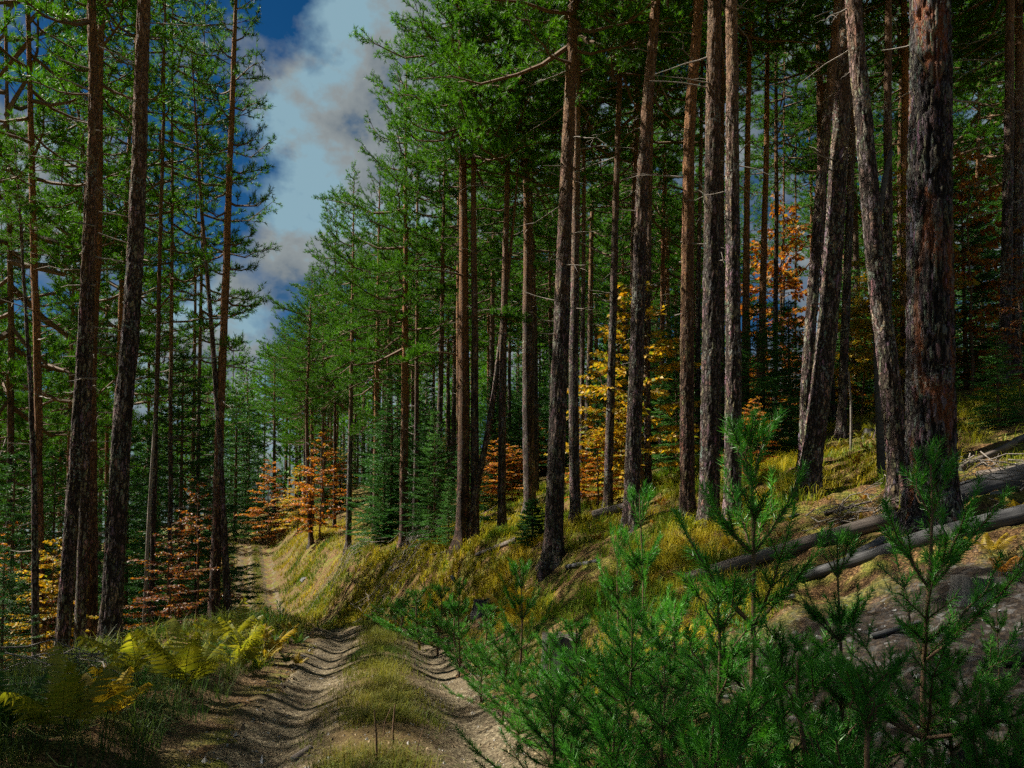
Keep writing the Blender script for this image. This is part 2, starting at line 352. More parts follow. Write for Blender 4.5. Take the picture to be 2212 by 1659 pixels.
def track_mat():
    m, t, o = new_mat('track_soil'); L = t.links.new
    tc = N(t, 'ShaderNodeTexCoord'); V = tc.outputs['Object']
    def noise(sc, det=5, rough=0.6):
        n = N(t, 'ShaderNodeTexNoise'); n.inputs['Scale'].default_value = sc; n.inputs['Detail'].default_value = det; n.inputs['Roughness'].default_value = rough
        L(V, n.inputs['Vector']); return n.outputs['Fac']
    fine = noise(30, 7, 0.75); mid = noise(3.0); sm = noise(95, 3)
    c = ramp(t, fine, [(0.36, (0.032, 0.025, 0.016)), (0.5, (0.14, 0.112, 0.070)), (0.64, (0.36, 0.305, 0.20))])
    dk = ramp(t, mid, [(0.35, (0.55, 0.48, 0.42)), (0.6, (1, 1, 1))])
    c = mixc(t, 0.8, c, dk, 'MULTIPLY')
    at = N(t, 'ShaderNodeAttribute', attribute_name='Col'); sp = N(t, 'ShaderNodeSeparateColor'); L(at.outputs['Color'], sp.inputs[0])
    lit = ramp(t, fine, [(0.3, (0.03, 0.02, 0.01)), (0.55, (0.12, 0.08, 0.03)), (0.75, (0.22, 0.19, 0.07))])
    c = mixc(t, sp.outputs[0], c, lit)
    ns = ramp(t, sm, [(0.32, (0.35, 0.28, 0.2)), (0.42, (1, 1, 1))]); c = mixc(t, 0.7, c, ns, 'MULTIPLY')
    hs = N(t, 'ShaderNodeMath', operation='MULTIPLY_ADD'); L(mid, hs.inputs[0]); hs.inputs[1].default_value = 1.4; L(fine, hs.inputs[2])
    bp = N(t, 'ShaderNodeBump'); bp.inputs['Strength'].default_value = 0.9; bp.inputs['Distance'].default_value = 0.035; L(hs.outputs[0], bp.inputs['Height'])
    p = N(t, 'ShaderNodeBsdfPrincipled'); p.inputs['Roughness'].default_value = 0.92; p.inputs['Specular IOR Level'].default_value = 0.15
    L(c, p.inputs['Base Color']); L(bp.outputs[0], p.inputs['Normal']); L(p.outputs[0], o.inputs['Surface']); return m

def plain_mat(name, a, b, sc=12, rough=0.8):
    m, t, o = new_mat(name); L = t.links.new
    tc = N(t, 'ShaderNodeTexCoord'); n = N(t, 'ShaderNodeTexNoise'); n.inputs['Scale'].default_value = sc; n.inputs['Detail'].default_value = 6; n.inputs['Roughness'].default_value = 0.65
    L(tc.outputs['Object'], n.inputs['Vector']); c = ramp(t, n.outputs['Fac'], [(0.3, a), (0.7, b)])
    bp = N(t, 'ShaderNodeBump'); bp.inputs['Strength'].default_value = 0.5; bp.inputs['Distance'].default_value = 0.02; L(n.outputs['Fac'], bp.inputs['Height'])
    p = N(t, 'ShaderNodeBsdfPrincipled'); p.inputs['Roughness'].default_value = rough; p.inputs['Specular IOR Level'].default_value = 0.3
    L(c, p.inputs['Base Color']); L(bp.outputs[0], p.inputs['Normal']); L(p.outputs[0], o.inputs['Surface']); return m

M_GROUND, M_TRACK = ground_mat(), track_mat()
M_BARK = bark_mat('pine_bark', (0.23, 0.18, 0.152), (0.035, 0.022, 0.017), (0.32, 0.165, 0.075), 5.0, 10.0, 20.0, 1.0, 0.8, 0.36)
M_BARKBIG = bark_mat('old_pine_bark', (0.13, 0.112, 0.108), (0.020, 0.013, 0.012), None, sc=24.0, bump=0.9, lichen=0.5, zs=0.22, redc=(0.25, 0.08, 0.028))
M_BARKRED = bark_mat('red_pine_bark', (0.24, 0.15, 0.10), (0.04, 0.02, 0.013), (0.36, 0.165, 0.06), 2.0, 8.0, 20.0, 1.0, 0.5, 0.36)
M_BARKGREY = bark_mat('grey_bark', (0.10, 0.09, 0.085), (0.035, 0.03, 0.028), None, sc=16.0, bump=0.5, lichen=0.6)
M_LIMB = plain_mat('limb_bark', (0.06, 0.035, 0.02), (0.20, 0.12, 0.065), 30)
M_DEADLIMB = plain_mat('dead_limb', (0.10, 0.085, 0.075), (0.30, 0.26, 0.22), 30)
M_NEEDLE = leaf_mat('pine_needles', 0.36, 0.55, 0.16)
M_SAPNEEDLE = leaf_mat('sapling_needles', 0.30, 0.42, 0.38, 0.18)
M_FIR = leaf_mat('fir_needles', 0.28, 0.5, 0.18)
M_LEAF = leaf_mat('beech_leaves', 0.45, 0.5, 0.35, 0.12)
M_FERN = leaf_mat('fern_fronds', 0.45, 0.5, 0.3, 0.2)
M_GRASS = leaf_mat('grass_blades', 0.40, 0.55, 0.2, 0.0)
M_LITTER = leaf_mat('litter', 0.1, 0.7, 0.2, 0.0)
M_LOG = wood_mat('weathered_log', (0.21, 0.172, 0.145), (0.04, 0.029, 0.024))
M_LOGDARK = wood_mat('grey_log', (0.115, 0.113, 0.115), (0.022, 0.022, 0.024))
M_CUT = plain_mat('cut_end', (0.07, 0.075, 0.07), (0.24, 0.25, 0.22), 40)
M_STUMP = wood_mat('stump_wood', (0.19, 0.18, 0.17), (0.03, 0.027, 0.025), axis=2)
M_STUMPTOP = plain_mat('stump_top', (0.03, 0.027, 0.023), (0.13, 0.11, 0.09), 24)
M_SLATE = plain_mat('slate', (0.13, 0.128, 0.125), (0.36, 0.36, 0.365), 9, 0.7)
M_TWIG = plain_mat('twigs', (0.09, 0.07, 0.055), (0.32, 0.28, 0.24), 25)

# ------------------------------------------------------------------ ground sheet, track, far hills
def graded(a0, a1, dense0, dense1, step, grow=1.18):
    mid = list(np.arange(dense0, dense1 + 1e-6, step)); hi, s = mid[-1], step
    up = []
    while hi < a1: s *= grow; hi += s; up.append(hi)
    lo, s = mid[0], step; dn = []
    while lo > a0: s *= grow; lo -= s; dn.append(lo)
    return np.array(dn[::-1] + mid + up)
def scree_mask(x, y):
    s = x - tx(y)
    m = sstep(2.0, 2.9, s) * (1 - sstep(5.2, 6.6, s + 0.25 * (y - 5))) * (1 - sstep(5.6, 7.8, y)) * sstep(-2, 0.5, y)
    return np.clip(m * 1.3 - 0.5 * fbm(x * 1.2, y * 1.2, seed=31) + 0.12, 0, 1)
def make_ground():
    global GRID
    xs = graded(-2500, 2500, -8, 8.5, 0.07, 1.055); ys = graded(-60, 3000, 1.0, 13, 0.07, 1.045)
    X, Y = np.meshgrid(xs, ys); Z = H(X, Y)
    s = X - tx(Y)
    Z = Z - 0.02 * (1 - sstep(1.3, 1.6, np.abs(s))) 
    rr = np.hypot(X, Y); Z = np.where(rr > 400, Z - (rr - 400) * 0.02, Z)
    GRID = (xs, ys, Z); nx, ny = len(xs), len(ys)
    i = np.arange(ny - 1)[:, None] * nx + np.arange(nx - 1)[None]
    F = np.stack([i, i + 1, i + nx + 1, i + nx], -1).reshape(-1, 4)
    C = np.zeros((nx * ny, 3)); C[:, 0] = scree_mask(X, Y).ravel()
    bank = np.exp(-((s - 1.75) / 0.5) ** 2) * (0.4 + 0.8 * fbm(X * 0.8, Y * 0.8, seed=40)) + np.exp(-((s + 1.55) / 0.22) ** 2)
    C[:, 1] = np.clip(bank, 0, 1).ravel()
    g = Geo(); g.add(np.stack([X.ravel(), Y.ravel(), Z.ravel()], 1), F, 0, C)
    o = obj('ground', g.mesh('ground', [M_GROUND], True, True)); o['kind'] = 'structure'
def surf(x, y):
    """height of the built surface (ground sheet, or track where it runs)"""
    xs, ys, Z = GRID; x = np.asarray(x, float); y = np.asarray(y, float)
    i = np.clip(np.searchsorted(xs, x) - 1, 0, len(xs) - 2); j = np.clip(np.searchsorted(ys, y) - 1, 0, len(ys) - 2)
    a = (x - xs[i]) / (xs[i + 1] - xs[i]); b = (y - ys[j]) / (ys[j + 1] - ys[j])
    g = Z[j, i] * (1 - a) * (1 - b) + Z[j, i + 1] * a * (1 - b) + Z[j + 1, i] * (1 - a) * b + Z[j + 1, i + 1] * a * b
    return np.where(np.abs(x - tx(y)) < 1.15, np.maximum(g, H(x, y) + 0.014), g)
def make_track():
    yy = np.concatenate([np.arange(2.0, 11, 0.035), np.arange(11, 24, 0.07), np.arange(24, 80, 0.25)]); ss = np.linspace(-1.75, 1.75, 100)
    S, Y = np.meshgrid(ss, yy); X = tx(Y) + S
    Z = H(X, Y)
    edge = np.abs(S) + (fbm(X * 1.4, Y * 1.4, seed=50) - 0.5) * 0.9
    Z = Z + 0.014 - 0.10 * sstep(1.06, 1.35, edge)
    crumb = (fbm(X * 11, Y * 11, seed=51, o=2) - 0.5) * (0.008 + 0.05 * np.clip(fbm(X * 1.5, Y * 1.5, seed=56) - 0.38, 0, 1)) + (np.abs(fbm(X * 4.5, Y * 4.5, seed=55, o=3) - 0.5) - 0.12) * 0.03
    Z = Z + crumb
    nx, ny = len(ss), len(yy); i = np.arange(ny - 1)[:, None] * nx + np.arange(nx - 1)[None]
    F = np.stack([i, i + 1, i + nx + 1, i + nx], -1).reshape(-1, 4)
    C = np.zeros((nx * ny, 3))
    mid = np.exp(-(S / 0.40) ** 2) * (0.55 + 1.1 * fbm(X * 1.6, Y * 1.6, seed=52)) + sstep(0.95, 1.35, np.abs(S)) * (0.3 + fbm(X * 2, Y * 2, seed=53))
    C[:, 0] = np.clip(mid, 0, 1).ravel()
    g = Geo(); g.add(np.stack([X.ravel(), Y.ravel(), Z.ravel()], 1), F, 0, C)
    o = obj('forest_track', g.mesh('forest_track', [M_TRACK], True, True)); o['kind'] = 'structure'
def make_hills():
    mt = plain_mat('haze_tinted_forest', (0.03, 0.05, 0.055), (0.07, 0.11, 0.12), 0.02, 0.95)  # bluish distance haze is put into the hills' base colour
    for (y0, amp, base, seed) in ((2200, 330, -160, 71), (1200, 120, -130, 77)):
        xs = np.linspace(-2600, 900, 160); t = np.linspace(0, 1, 24)
        X, T = np.meshgrid(xs, t); Y = y0 + T * 700
        Z = base + amp * np.sin(np.pi * np.minimum(T, 0.85)) ** 0.8 * (0.35 + 0.9 * fbm(X / 520, Y / 520 * 0.3, seed=seed, o=5)) * np.where(X < -300, 1, np.exp(-(X + 300) / 900))
        nx, ny = len(xs), len(t); i = np.arange(ny - 1)[:, None] * nx + np.arange(nx - 1)[None]
        F = np.stack([i, i + 1, i + nx + 1, i + nx], -1).reshape(-1, 4)
        g = Geo(); g.add(np.stack([X.ravel(), Y.ravel(), Z.ravel()], 1), F)
        o = obj('hills', g.mesh('hills', [mt], True)); o['kind'] = 'structure'
make_ground(); make_track(); make_hills()

# ------------------------------------------------------------------ plant prototypes (meshes shared by copies)
PINE_A, PINE_B = (0.012, 0.072, 0.008), (0.100, 0.260, 0.010)
UP = np.array([0, 0, 1.0])
def pine_crown(seed, Hc=9.0, R=2.5, nb=46, side=None, sparse=1.0):
    rng = RS(seed); limbs = Geo(); P, D, L = [], [], []
    for i in range(nb):
        f = (i + rng.rand() * 0.7) / nb
        az = i * 2.399 + rng.randn() * 0.35
        ln = R * (0.50 + 0.62 * math.sin(math.pi * min(1, f * 0.75 + 0.22))) * (1 - f ** 2.2) * (0.65 + 0.6 * rng.rand()) + 0.30
        if side is not None:
            k = math.cos(az - side); ln *= 1.0 + 0.28 * k
        el = math.radians(-12 + 58 * f ** 1.3 + rng.randn() * 9)
        h = np.array([math.cos(az), math.sin(az), 0]); t = np.linspace(0, 1, 6)
        path = np.array([0, 0, Hc * f]) + ln * (t[:, None] * h * math.cos(el)) + np.outer(ln * (t * math.sin(el) + 0.16 * t ** 2 - 0.10 * np.sin(t * math.pi)), UP)
        path[1:] += rng.randn(5, 3) * 0.045 * ln * t[1:, None]
        limbs.add(*tube(path, np.linspace(0.012 + 0.013 * ln, 0.006, 6), 4))
        ns = max(4, int(ln * 6.0 * sparse))
        for k in range(ns):
            tt = 0.22 + 0.78 * (k + rng.rand()) / ns
            b = np.array([np.interp(tt, t, path[:, c]) for c in range(3)])
            sg = 1 if k % 2 else -1
            a2 = az + sg * math.radians(rng.uniform(25, 70)) * (1.15 - tt * 0.6)
            l2 = (0.16 + 0.42 * ln * (1.12 - tt) * 0.75) * (0.7 + 0.6 * rng.rand())
            d2 = nrm(np.array([math.cos(a2), math.sin(a2), rng.uniform(-0.05, 0.45)]))
            e = b + d2 * l2
            limbs.add(*tube(np.array([b, b + d2 * l2 * 0.5 + UP * 0.01, e]), [0.009, 0.007, 0.004], 3))
            nt_ = max(3, int(l2 / 0.075))
            for q in range(nt_):
                u = 0.25 + 0.75 * (q + rng.rand()) / nt_
                dd = nrm(d2 * 0.8 + rng.randn(3) * 0.55 + UP * 0.55)
                P.append(b + d2 * l2 * u); D.append(dd); L.append(rng.uniform(0.07, 0.17))
        P.append(path[-1]); D.append(nrm(path[-1] - path[-2] + UP * 0.1)); L.append(0.2)
    for q in range(14):
        P.append(np.array([0, 0, Hc - 0.1 * q]) ); D.append(nrm(rng.randn(3) * 0.5 + UP)); L.append(0.22)
    P, D, L = np.array(P), np.array(D), np.array(L)
    V, F, C = needles(P, D, L, 15, 0.105, 0.0175, 54, rng, PINE_A, PINE_B)
    limbs.add(V, F, 2, C)
    dead_sticks(limbs, rng)
    return limbs.mesh('pine_crown', [M_LIMB, M_DEADLIMB, M_NEEDLE], False, True), len(F)
def dead_sticks(g, rng, Hd=5.4, n=15, ln=1.1):
    """bare lower branches below the living crown"""
    for i in range(n):
        z = Hd * (i + rng.rand()) / n; az = rng.rand() * 6.283; l = ln * rng.uniform(0.25, 1.5) * (0.35 + 0.65 * z / Hd)
        h = np.array([math.cos(az), math.sin(az), rng.uniform(-0.3, 0.25)]); t = np.linspace(0, 1, 5)[:, None]
        p = np.array([0, 0, z - Hd]) + t * h * l + t ** 2 * UP * rng.uniform(-0.25, 0.12) * l + rng.randn(5, 3) * 0.03 * l * t
        g.add(*tube(p, np.linspace(0.015, 0.004, 5), 4), 1)
        for q in range(rng.randint(0, 4)):
            b = p[2 + q % 3]; d = nrm(h + rng.randn(3) * 0.6)
            g.add(*tube(np.array([b, b + d * l * 0.18, b + d * l * 0.34 - UP * 0.03]), [0.006, 0.004, 0.002], 3), 1)
NTRI = 0
def crowns(seeds, *a, **k):
    global NTRI
    r = []
    for q in seeds:
        m, n = pine_crown(q, *a, **k); NTRI += n; r.append(m)
    return r
CROWNS = crowns((100, 101), 9.0, 2.3, 46) + crowns((102, 103), 9.0, 2.6, 52) + crowns((104,), 9.0, 2.75, 56)
EDGE_CROWNS = crowns((150, 151, 152), 11.5, 2.3, 66, side=math.pi)
THIN_CROWNS = crowns((170, 171), 10.5, 1.5, 42, sparse=0.85)
BARE_CROWNS = crowns((175,), 10.5, 0.72, 46, sparse=1.0)

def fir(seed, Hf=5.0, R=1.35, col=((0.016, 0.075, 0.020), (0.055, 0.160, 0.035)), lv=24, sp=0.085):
    rng = RS(seed); wood = Geo(); stem = Geo(); P, D, L = [], [], []
    stem.add(*tube(np.array([[0, 0, -0.15], [0.01, 0, Hf * 0.5], [0, 0.01, Hf]]), [0.055, 0.035, 0.006], 6))
    for i in range(lv):
        f = (i + 0.3) / lv; z = Hf * (0.04 + 0.95 * f); ln0 = R * (1 - f) ** 0.82 + 0.08
        for j in range(6 if f < 0.8 else 4):
            az = i * 1.1 + j * 6.283 / 6 + rng.randn() * 0.22; ln = ln0 * rng.uniform(0.7, 1.12)
            el = -0.22 + 0.75 * f ** 1.6 + rng.randn() * 0.17
            h = np.array([math.cos(az), math.sin(az), 0]); t = np.linspace(0, 1, 5)
            p = np.array([0, 0, z]) + np.outer(t * ln * math.cos(el), h) + np.outer(ln * (t * math.sin(el) + 0.12 * t ** 2), UP)
            wood.add(*tube(p, np.linspace(0.011, 0.003, 5), 3))
            nt_ = max(3, int(ln / sp))
            for q in range(nt_):
                u = 0.18 + 0.80 * (q + rng.rand() * 0.5) / nt_
                b = np.array([np.interp(u, t, p[:, c]) for c in range(3)])
                for sg in (-1, 1):
                    a2 = az + sg * rng.uniform(0.75, 1.05); l2 = (0.08 + 0.36 * ln * (1.05 - u)) * rng.uniform(0.75, 1.15)
                    P.append(b); D.append(nrm(np.array([math.cos(a2), math.sin(a2), -0.08 + rng.randn() * 0.07]))); L.append(l2)
            P.append(p[-2]); D.append(nrm(p[-1] - p[-2])); L.append(np.linalg.norm(p[-1] - p[-2]) + 0.03)
    P.append(np.array([0, 0, Hf * 0.93])); D.append(UP); L.append(Hf * 0.09)
    P, D, L = np.array(P), np.array(D), np.array(L)
    V, F, C = needles(P, D, L, 13, 0.055, 0.021, 60, rng, col[0], col[1], flat=0.5)
    wood.add(V, F, 1, C)
    return stem.mesh('fir_trunk', [M_LIMB], True), wood.mesh('fir_crown', [M_LIMB, M_FIR], False, True), len(F)
FIRS = []
for k in range(3):
    a, b, n = fir(300 + k, 5.0, 1.2 + 0.2 * k); NTRI += n; FIRS.append((a, b))
FIRS_LIGHT = []
for k in range(2):
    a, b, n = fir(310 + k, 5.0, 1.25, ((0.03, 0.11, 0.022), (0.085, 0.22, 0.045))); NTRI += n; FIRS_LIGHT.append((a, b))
def small_fir(seed):
    a, b, n = fir(seed, 1.6, 0.62, ((0.016, 0.075, 0.02), (0.05, 0.16, 0.035)), 15, 0.045); return a, b
FIRS_SMALL = [small_fir(320), small_fir(321)]

def leaf_quads(P, D, size, rng, cols, droop=0.25, tiltr=0.35):
    """small folded leaves: base P, direction D"""
    n = len(P); D = nrm(D); S = nrm(np.cross(D, UP + rng.randn(n, 3) * tiltr)); Nn = np.cross(S, D)
    ln = size * (0.7 + 0.6 * rng.rand(n))[:, None]; w = ln * 0.36
    m = P + D * ln * 0.48 - Nn * ln * 0.05
    V = np.stack([P, m + S * w + Nn * ln * 0.07, P + D * ln - UP * ln * droop * rng.rand(n)[:, None], m - S * w + Nn * ln * 0.07], 1).reshape(-1, 3)
    b = np.arange(n)[:, None] * 4
    F = np.concatenate([b + np.array([0, 1, 2]), b + np.array([0, 2, 3])])
    ca = np.asarray(cols); k = rng.randint(0, len(ca), n); c = ca[k] * (0.75 + 0.5 * rng.rand(n))[:, None]
    return V, F, np.repeat(c, 4, 0)
YELLOW = [(0.14, 0.17, 0.015), (0.42, 0.26, 0.015), (0.50, 0.33, 0.03), (0.38, 0.19, 0.012), (0.30, 0.24, 0.02)]
ORANGE = [(0.22, 0.12, 0.015), (0.16, 0.055, 0.015), (0.45, 0.15, 0.02), (0.50, 0.20, 0.03), (0.36, 0.09, 0.015), (0.42, 0.22, 0.02)]
RUST = [(0.20, 0.05, 0.012), (0.25, 0.07, 0.015), (0.13, 0.03, 0.012), (0.36, 0.16, 0.02), (0.09, 0.035, 0.012), (0.06, 0.07, 0.012)]
def beech(seed, cols, Hb=5.0, R=1.55, nb=44, leaf=0.105):
    rng = RS(seed); wood = Geo(); trunk = Geo(); P, D = [], []
    tt = np.linspace(0, 1, 8)[:, None]; stem = np.concatenate([np.cumsum(rng.randn(8, 2) * 0.05, 0), tt * Hb - 0.1], 1)
    trunk.add(*tube(stem, np.linspace(0.045, 0.008, 8) * Hb / 5, 6))
    for i in range(nb):
        f = 0.10 + 0.9 * (i + rng.rand()) / nb; az = i * 2.399 + rng.randn() * 0.4
        b = np.array([np.interp(f, tt[:, 0], stem[:, c]) for c in range(3)])
        ln = R * (0.35 + 0.85 * math.sin(math.pi * min(1, 0.18 + 0.80 * f)) ) * (1.05 - 0.5 * f) * rng.uniform(0.6, 1.25)
        h = np.array([math.cos(az), math.sin(az), 0]); t = np.linspace(0, 1, 6); el = 0.15 + 0.55 * f
        p = b + np.outer(t * ln * math.cos(el), h) + np.outer(ln * (t * math.sin(el) - 0.28 * t ** 2), UP) + rng.randn(6, 3) * 0.03 * t[:, None]
        wood.add(*tube(p, np.linspace(0.012, 0.003, 6), 3))
        ns = max(4, int(ln / 0.10))
        for k in range(ns):
            u = 0.2 + 0.8 * (k + rng.rand() * 0.6) / ns; q = np.array([np.interp(u, t, p[:, c]) for c in range(3)])
            a2 = az + (1 if k % 2 else -1) * rng.uniform(0.6, 1.1); l2 = (0.12 + 0.34 * ln * (1.05 - u)) * rng.uniform(0.7, 1.2)
            d2 = np.array([math.cos(a2), math.sin(a2), rng.uniform(-0.18, 0.12)]); nl = max(3, int(l2 / 0.034))
            wood.add(*tube(np.array([q, q + d2 * l2]), [0.004, 0.002], 3))
            for r in range(nl):
                v = (r + 0.5) / nl; sg = 1 if r % 2 else -1
                P.append(q + d2 * l2 * v); D.append(np.array([math.cos(a2 + sg * 0.8), math.sin(a2 + sg * 0.8), rng.randn() * 0.4 - 0.15]))
    V, F, C = leaf_quads(np.array(P), np.array(D), leaf, rng, cols, tiltr=0.9)
    wood.add(V, F, 1, C)
    return trunk.mesh('beech_trunk', [M_LIMB], True), wood.mesh('beech_crown', [M_LIMB, M_LEAF], False, True), len(F)
BEECH = {}
for nme, cols, sd_ in (('yellow', YELLOW, 400), ('orange', ORANGE, 410), ('rust', RUST, 420)):
    BEECH[nme] = []
    for k in range(2):
        a, b, n = beech(sd_ + k, cols, nb=44 if nme != 'rust' else 34, leaf=0.105 if nme != 'rust' else 0.085); NTRI += n; BEECH[nme].append((a, b))

def sapling(seed, Hs=1.35, nw_=5, lean=0.03, R=0.52, ncol=((0.016, 0.14, 0.016), (0.10, 0.34, 0.03)), dens=1.0):
    """young pine: leader, whorls of upswept branches, needles all round the shoots, old yellow ones near the stem"""
    rng = RS(seed); wood = Geo(); old = [[], [], []]; new = [[], [], []]
    t = np.linspace(0, 1, 10); cx, cyy = rng.randn(2) * lean
    stem = np.stack([cx * t * Hs + 0.012 * np.sin(t * 7 + seed), cyy * t * Hs + 0.012 * np.cos(t * 6 + seed), t * Hs], 1)
    stem[0, 2] = -0.08
    wood.add(*tube(stem, np.linspace(0.016, 0.004, 10), 7))
    def sp(f): return np.array([np.interp(f, t, stem[:, c]) for c in range(3)])
    def shoot(P0, d, l, store):
        store[0].append(P0); store[1].append(nrm(d)); store[2].append(l)
    top = 1.0 - 0.20 / Hs
    shoot(sp(top), UP * 1.0, 0.20, new); 
    levels = np.linspace(0.10, top, nw_) ** 0.92
    for li, f in enumerate(levels):
        age = nw_ - 1 - li
        b0 = sp(f)
        for j in range(rng.randint(4, 7)):
            az = rng.rand() * 0.5 + j * 6.283 / 5.3 + li * 0.9
            ln = (0.13 + R * (age / nw_) ** 0.85 * 0.95) * rng.uniform(0.7, 1.15)
            el = math.radians(58 - 11 * age + rng.randn() * 7)
            h = np.array([math.cos(az), math.sin(az), 0]); n = 6; tt = np.linspace(0, 1, n)
            p = b0 + np.outer(tt * ln * math.cos(el), h) + np.outer(ln * (tt * math.sin(el) + 0.22 * tt ** 2), UP) + rng.randn(n, 3) * 0.010 * tt[:, None]
            wood.add(*tube(p, np.linspace(0.0045 + 0.0012 * age, 0.0022, n), 5))
            nseg = max(1, int(round(ln / 0.11)))
            for q in range(nseg):
                u0 = q / nseg; a = np.array([np.interp(u0, tt, p[:, c]) for c in range(3)]); e = np.array([np.interp((q + 1) / nseg, tt, p[:, c]) for c in range(3)])
                inner = q < nseg - 2 and age >= 2
                if not (age >= 3 and q == 0): shoot(a, e - a, np.linalg.norm(e - a), old if inner and rng.rand() < 0.55 else new)
                if q >= max(1, nseg - 3) or rng.rand() < 0.7:
                    for sg in (-1, 1):
                        a2 = az + sg * rng.uniform(0.5, 0.95); l2 = rng.uniform(0.07, 0.15) * (0.8 + 0.1 * age)
                        d2 = nrm(np.array([math.cos(a2), math.sin(a2), math.tan(el) * 0.6 + 0.35]))
                        s0 = a if q else e
                        wood.add(*tube(np.array([s0, s0 + d2 * l2]), [0.003, 0.0018], 4)); shoot(s0, d2, l2, new)
            shoot(p[-1], p[-1] - p[-2] + UP * 0.02, rng.uniform(0.05, 0.10), new)
        if li < nw_ - 1 and age <= 2:
            nx = sp(levels[li + 1]); shoot(b0, nx - b0, np.linalg.norm(nx - b0), new if age < 2 else old)
    g = Geo()
    arr = [np.array(x) for x in new]; k = int(70 * dens)
    V, F, C = needles(arr[0], arr[1], arr[2], k, 0.043, 0.0032, 50, rng, ncol[0], ncol[1]); g.add(V, F, 0, C); n = len(F)
    if old[0]:
        arr = [np.array(x) for x in old]
        V, F, C = needles(arr[0], arr[1], arr[2], 22, 0.050, 0.0028, 62, rng, (0.20, 0.15, 0.012), (0.10, 0.13, 0.016)); g.add(V, F, 0, C); n += len(F)
    return wood.mesh('sapling_stem', [M_LIMB], True), g.mesh('sapling_needles', [M_SAPNEEDLE], False, True), n
SAPS = []
for k, (hs_, nw_, R_) in enumerate([(1.35, 5, 0.55), (1.35, 5, 0.62), (1.1, 4, 0.42), (1.25, 4, 0.36), (0.8, 3, 0.36), (0.75, 4, 0.55)]):
    a, b, n = sapling(500 + k, hs_, nw_, R=R_); NTRI += n; SAPS.append((a, b, hs_))

FERN_GREEN = ((0.17, 0.20, 0.014), (0.32, 0.30, 0.028)); FERN_YEL = ((0.28, 0.20, 0.015), (0.42, 0.30, 0.03)); FERN_DARK = ((0.02, 0.07, 0.012), (0.06, 0.12, 0.02))
FERN_RUST = ((0.30, 0.12, 0.015), (0.40, 0.20, 0.03))
def frond(seed, col, ln=0.75, npin=17):
    rng = RS(seed); g = Geo(); t = np.linspace(0, 1, 14)
    el0 = math.radians(78)
    ang = el0 - t * math.radians(55); seg = ln / 13
    p = np.zeros((14, 3)); p[1:, 0] = np.cumsum(np.cos(ang[:-1])) * seg; p[1:, 2] = np.cumsum(np.sin(ang[:-1])) * seg
    p[:, 1] = 0.03 * np.sin(t * 3 + seed)
    V, F = tube(p, np.linspace(0.004, 0.001, 14), 4); g.add(V, F, 0, np.array(col[0]) * 0.8)
    VV, FF, CC, n = [], [], [], 0
    for i in range(npin):
        u = 0.22 + 0.78 * i / npin; b = np.array([np.interp(u, t, p[:, c]) for c in range(3)]); a = float(np.interp(u, t, ang))
        T = np.array([math.cos(a), 0, math.sin(a)]); Nn = np.array([-math.sin(a), 0, math.cos(a)])
        pl = ln * 0.27 * (1 - (u - 0.22) / 0.80) ** 0.75 * rng.uniform(0.88, 1.1) + 0.008
        for sg in (-1, 1):
            if rng.rand() < 0.05: continue
            d = nrm(T * (0.42 + rng.randn() * 0.10) + np.array([0, sg, 0]) + Nn * (-0.12 + rng.randn() * 0.10))
            w0 = ln * 0.78 / npin * 0.40; f = rng.rand(); cc = np.array(col[0]) * (1 - f) + np.array(col[1]) * f; st_i = n
            for k, (v, hw) in enumerate(((0.0, 0.7), (0.35, 1.0), (0.70, 0.7), (1.0, 0.0))):
                q = b + d * pl * v - Nn * (0.05 + 0.05 * f) * v * v + T * 0.02 * v * v
                e = T * w0 * hw + Nn * w0 * 0.25 * hw
                VV.append(np.array([q - e, q + e]) if hw > 0 else np.array([q]))
            VV[-4:] = [np.concatenate(VV[-4:])]
            FF += [[n, n + 1, n + 3], [n, n + 3, n + 2], [n + 2, n + 3, n + 5], [n + 2, n + 5, n + 4], [n + 4, n + 5, n + 6]]; n += 7
            CC.append(np.tile(cc, (7, 1)) * np.linspace(1.05, 0.85, 7)[:, None])
    g.add(np.concatenate(VV), np.array(FF), 0, np.concatenate(CC))
    return g.mesh('fern_frond', [M_FERN], False, True)
FRONDS = {k: [frond(600 + 10 * i + j, c) for j in range(2)] for i, (k, c) in enumerate((('green', FERN_GREEN), ('yellow', FERN_YEL), ('dark', FERN_DARK), ('rust', FERN_RUST)))}

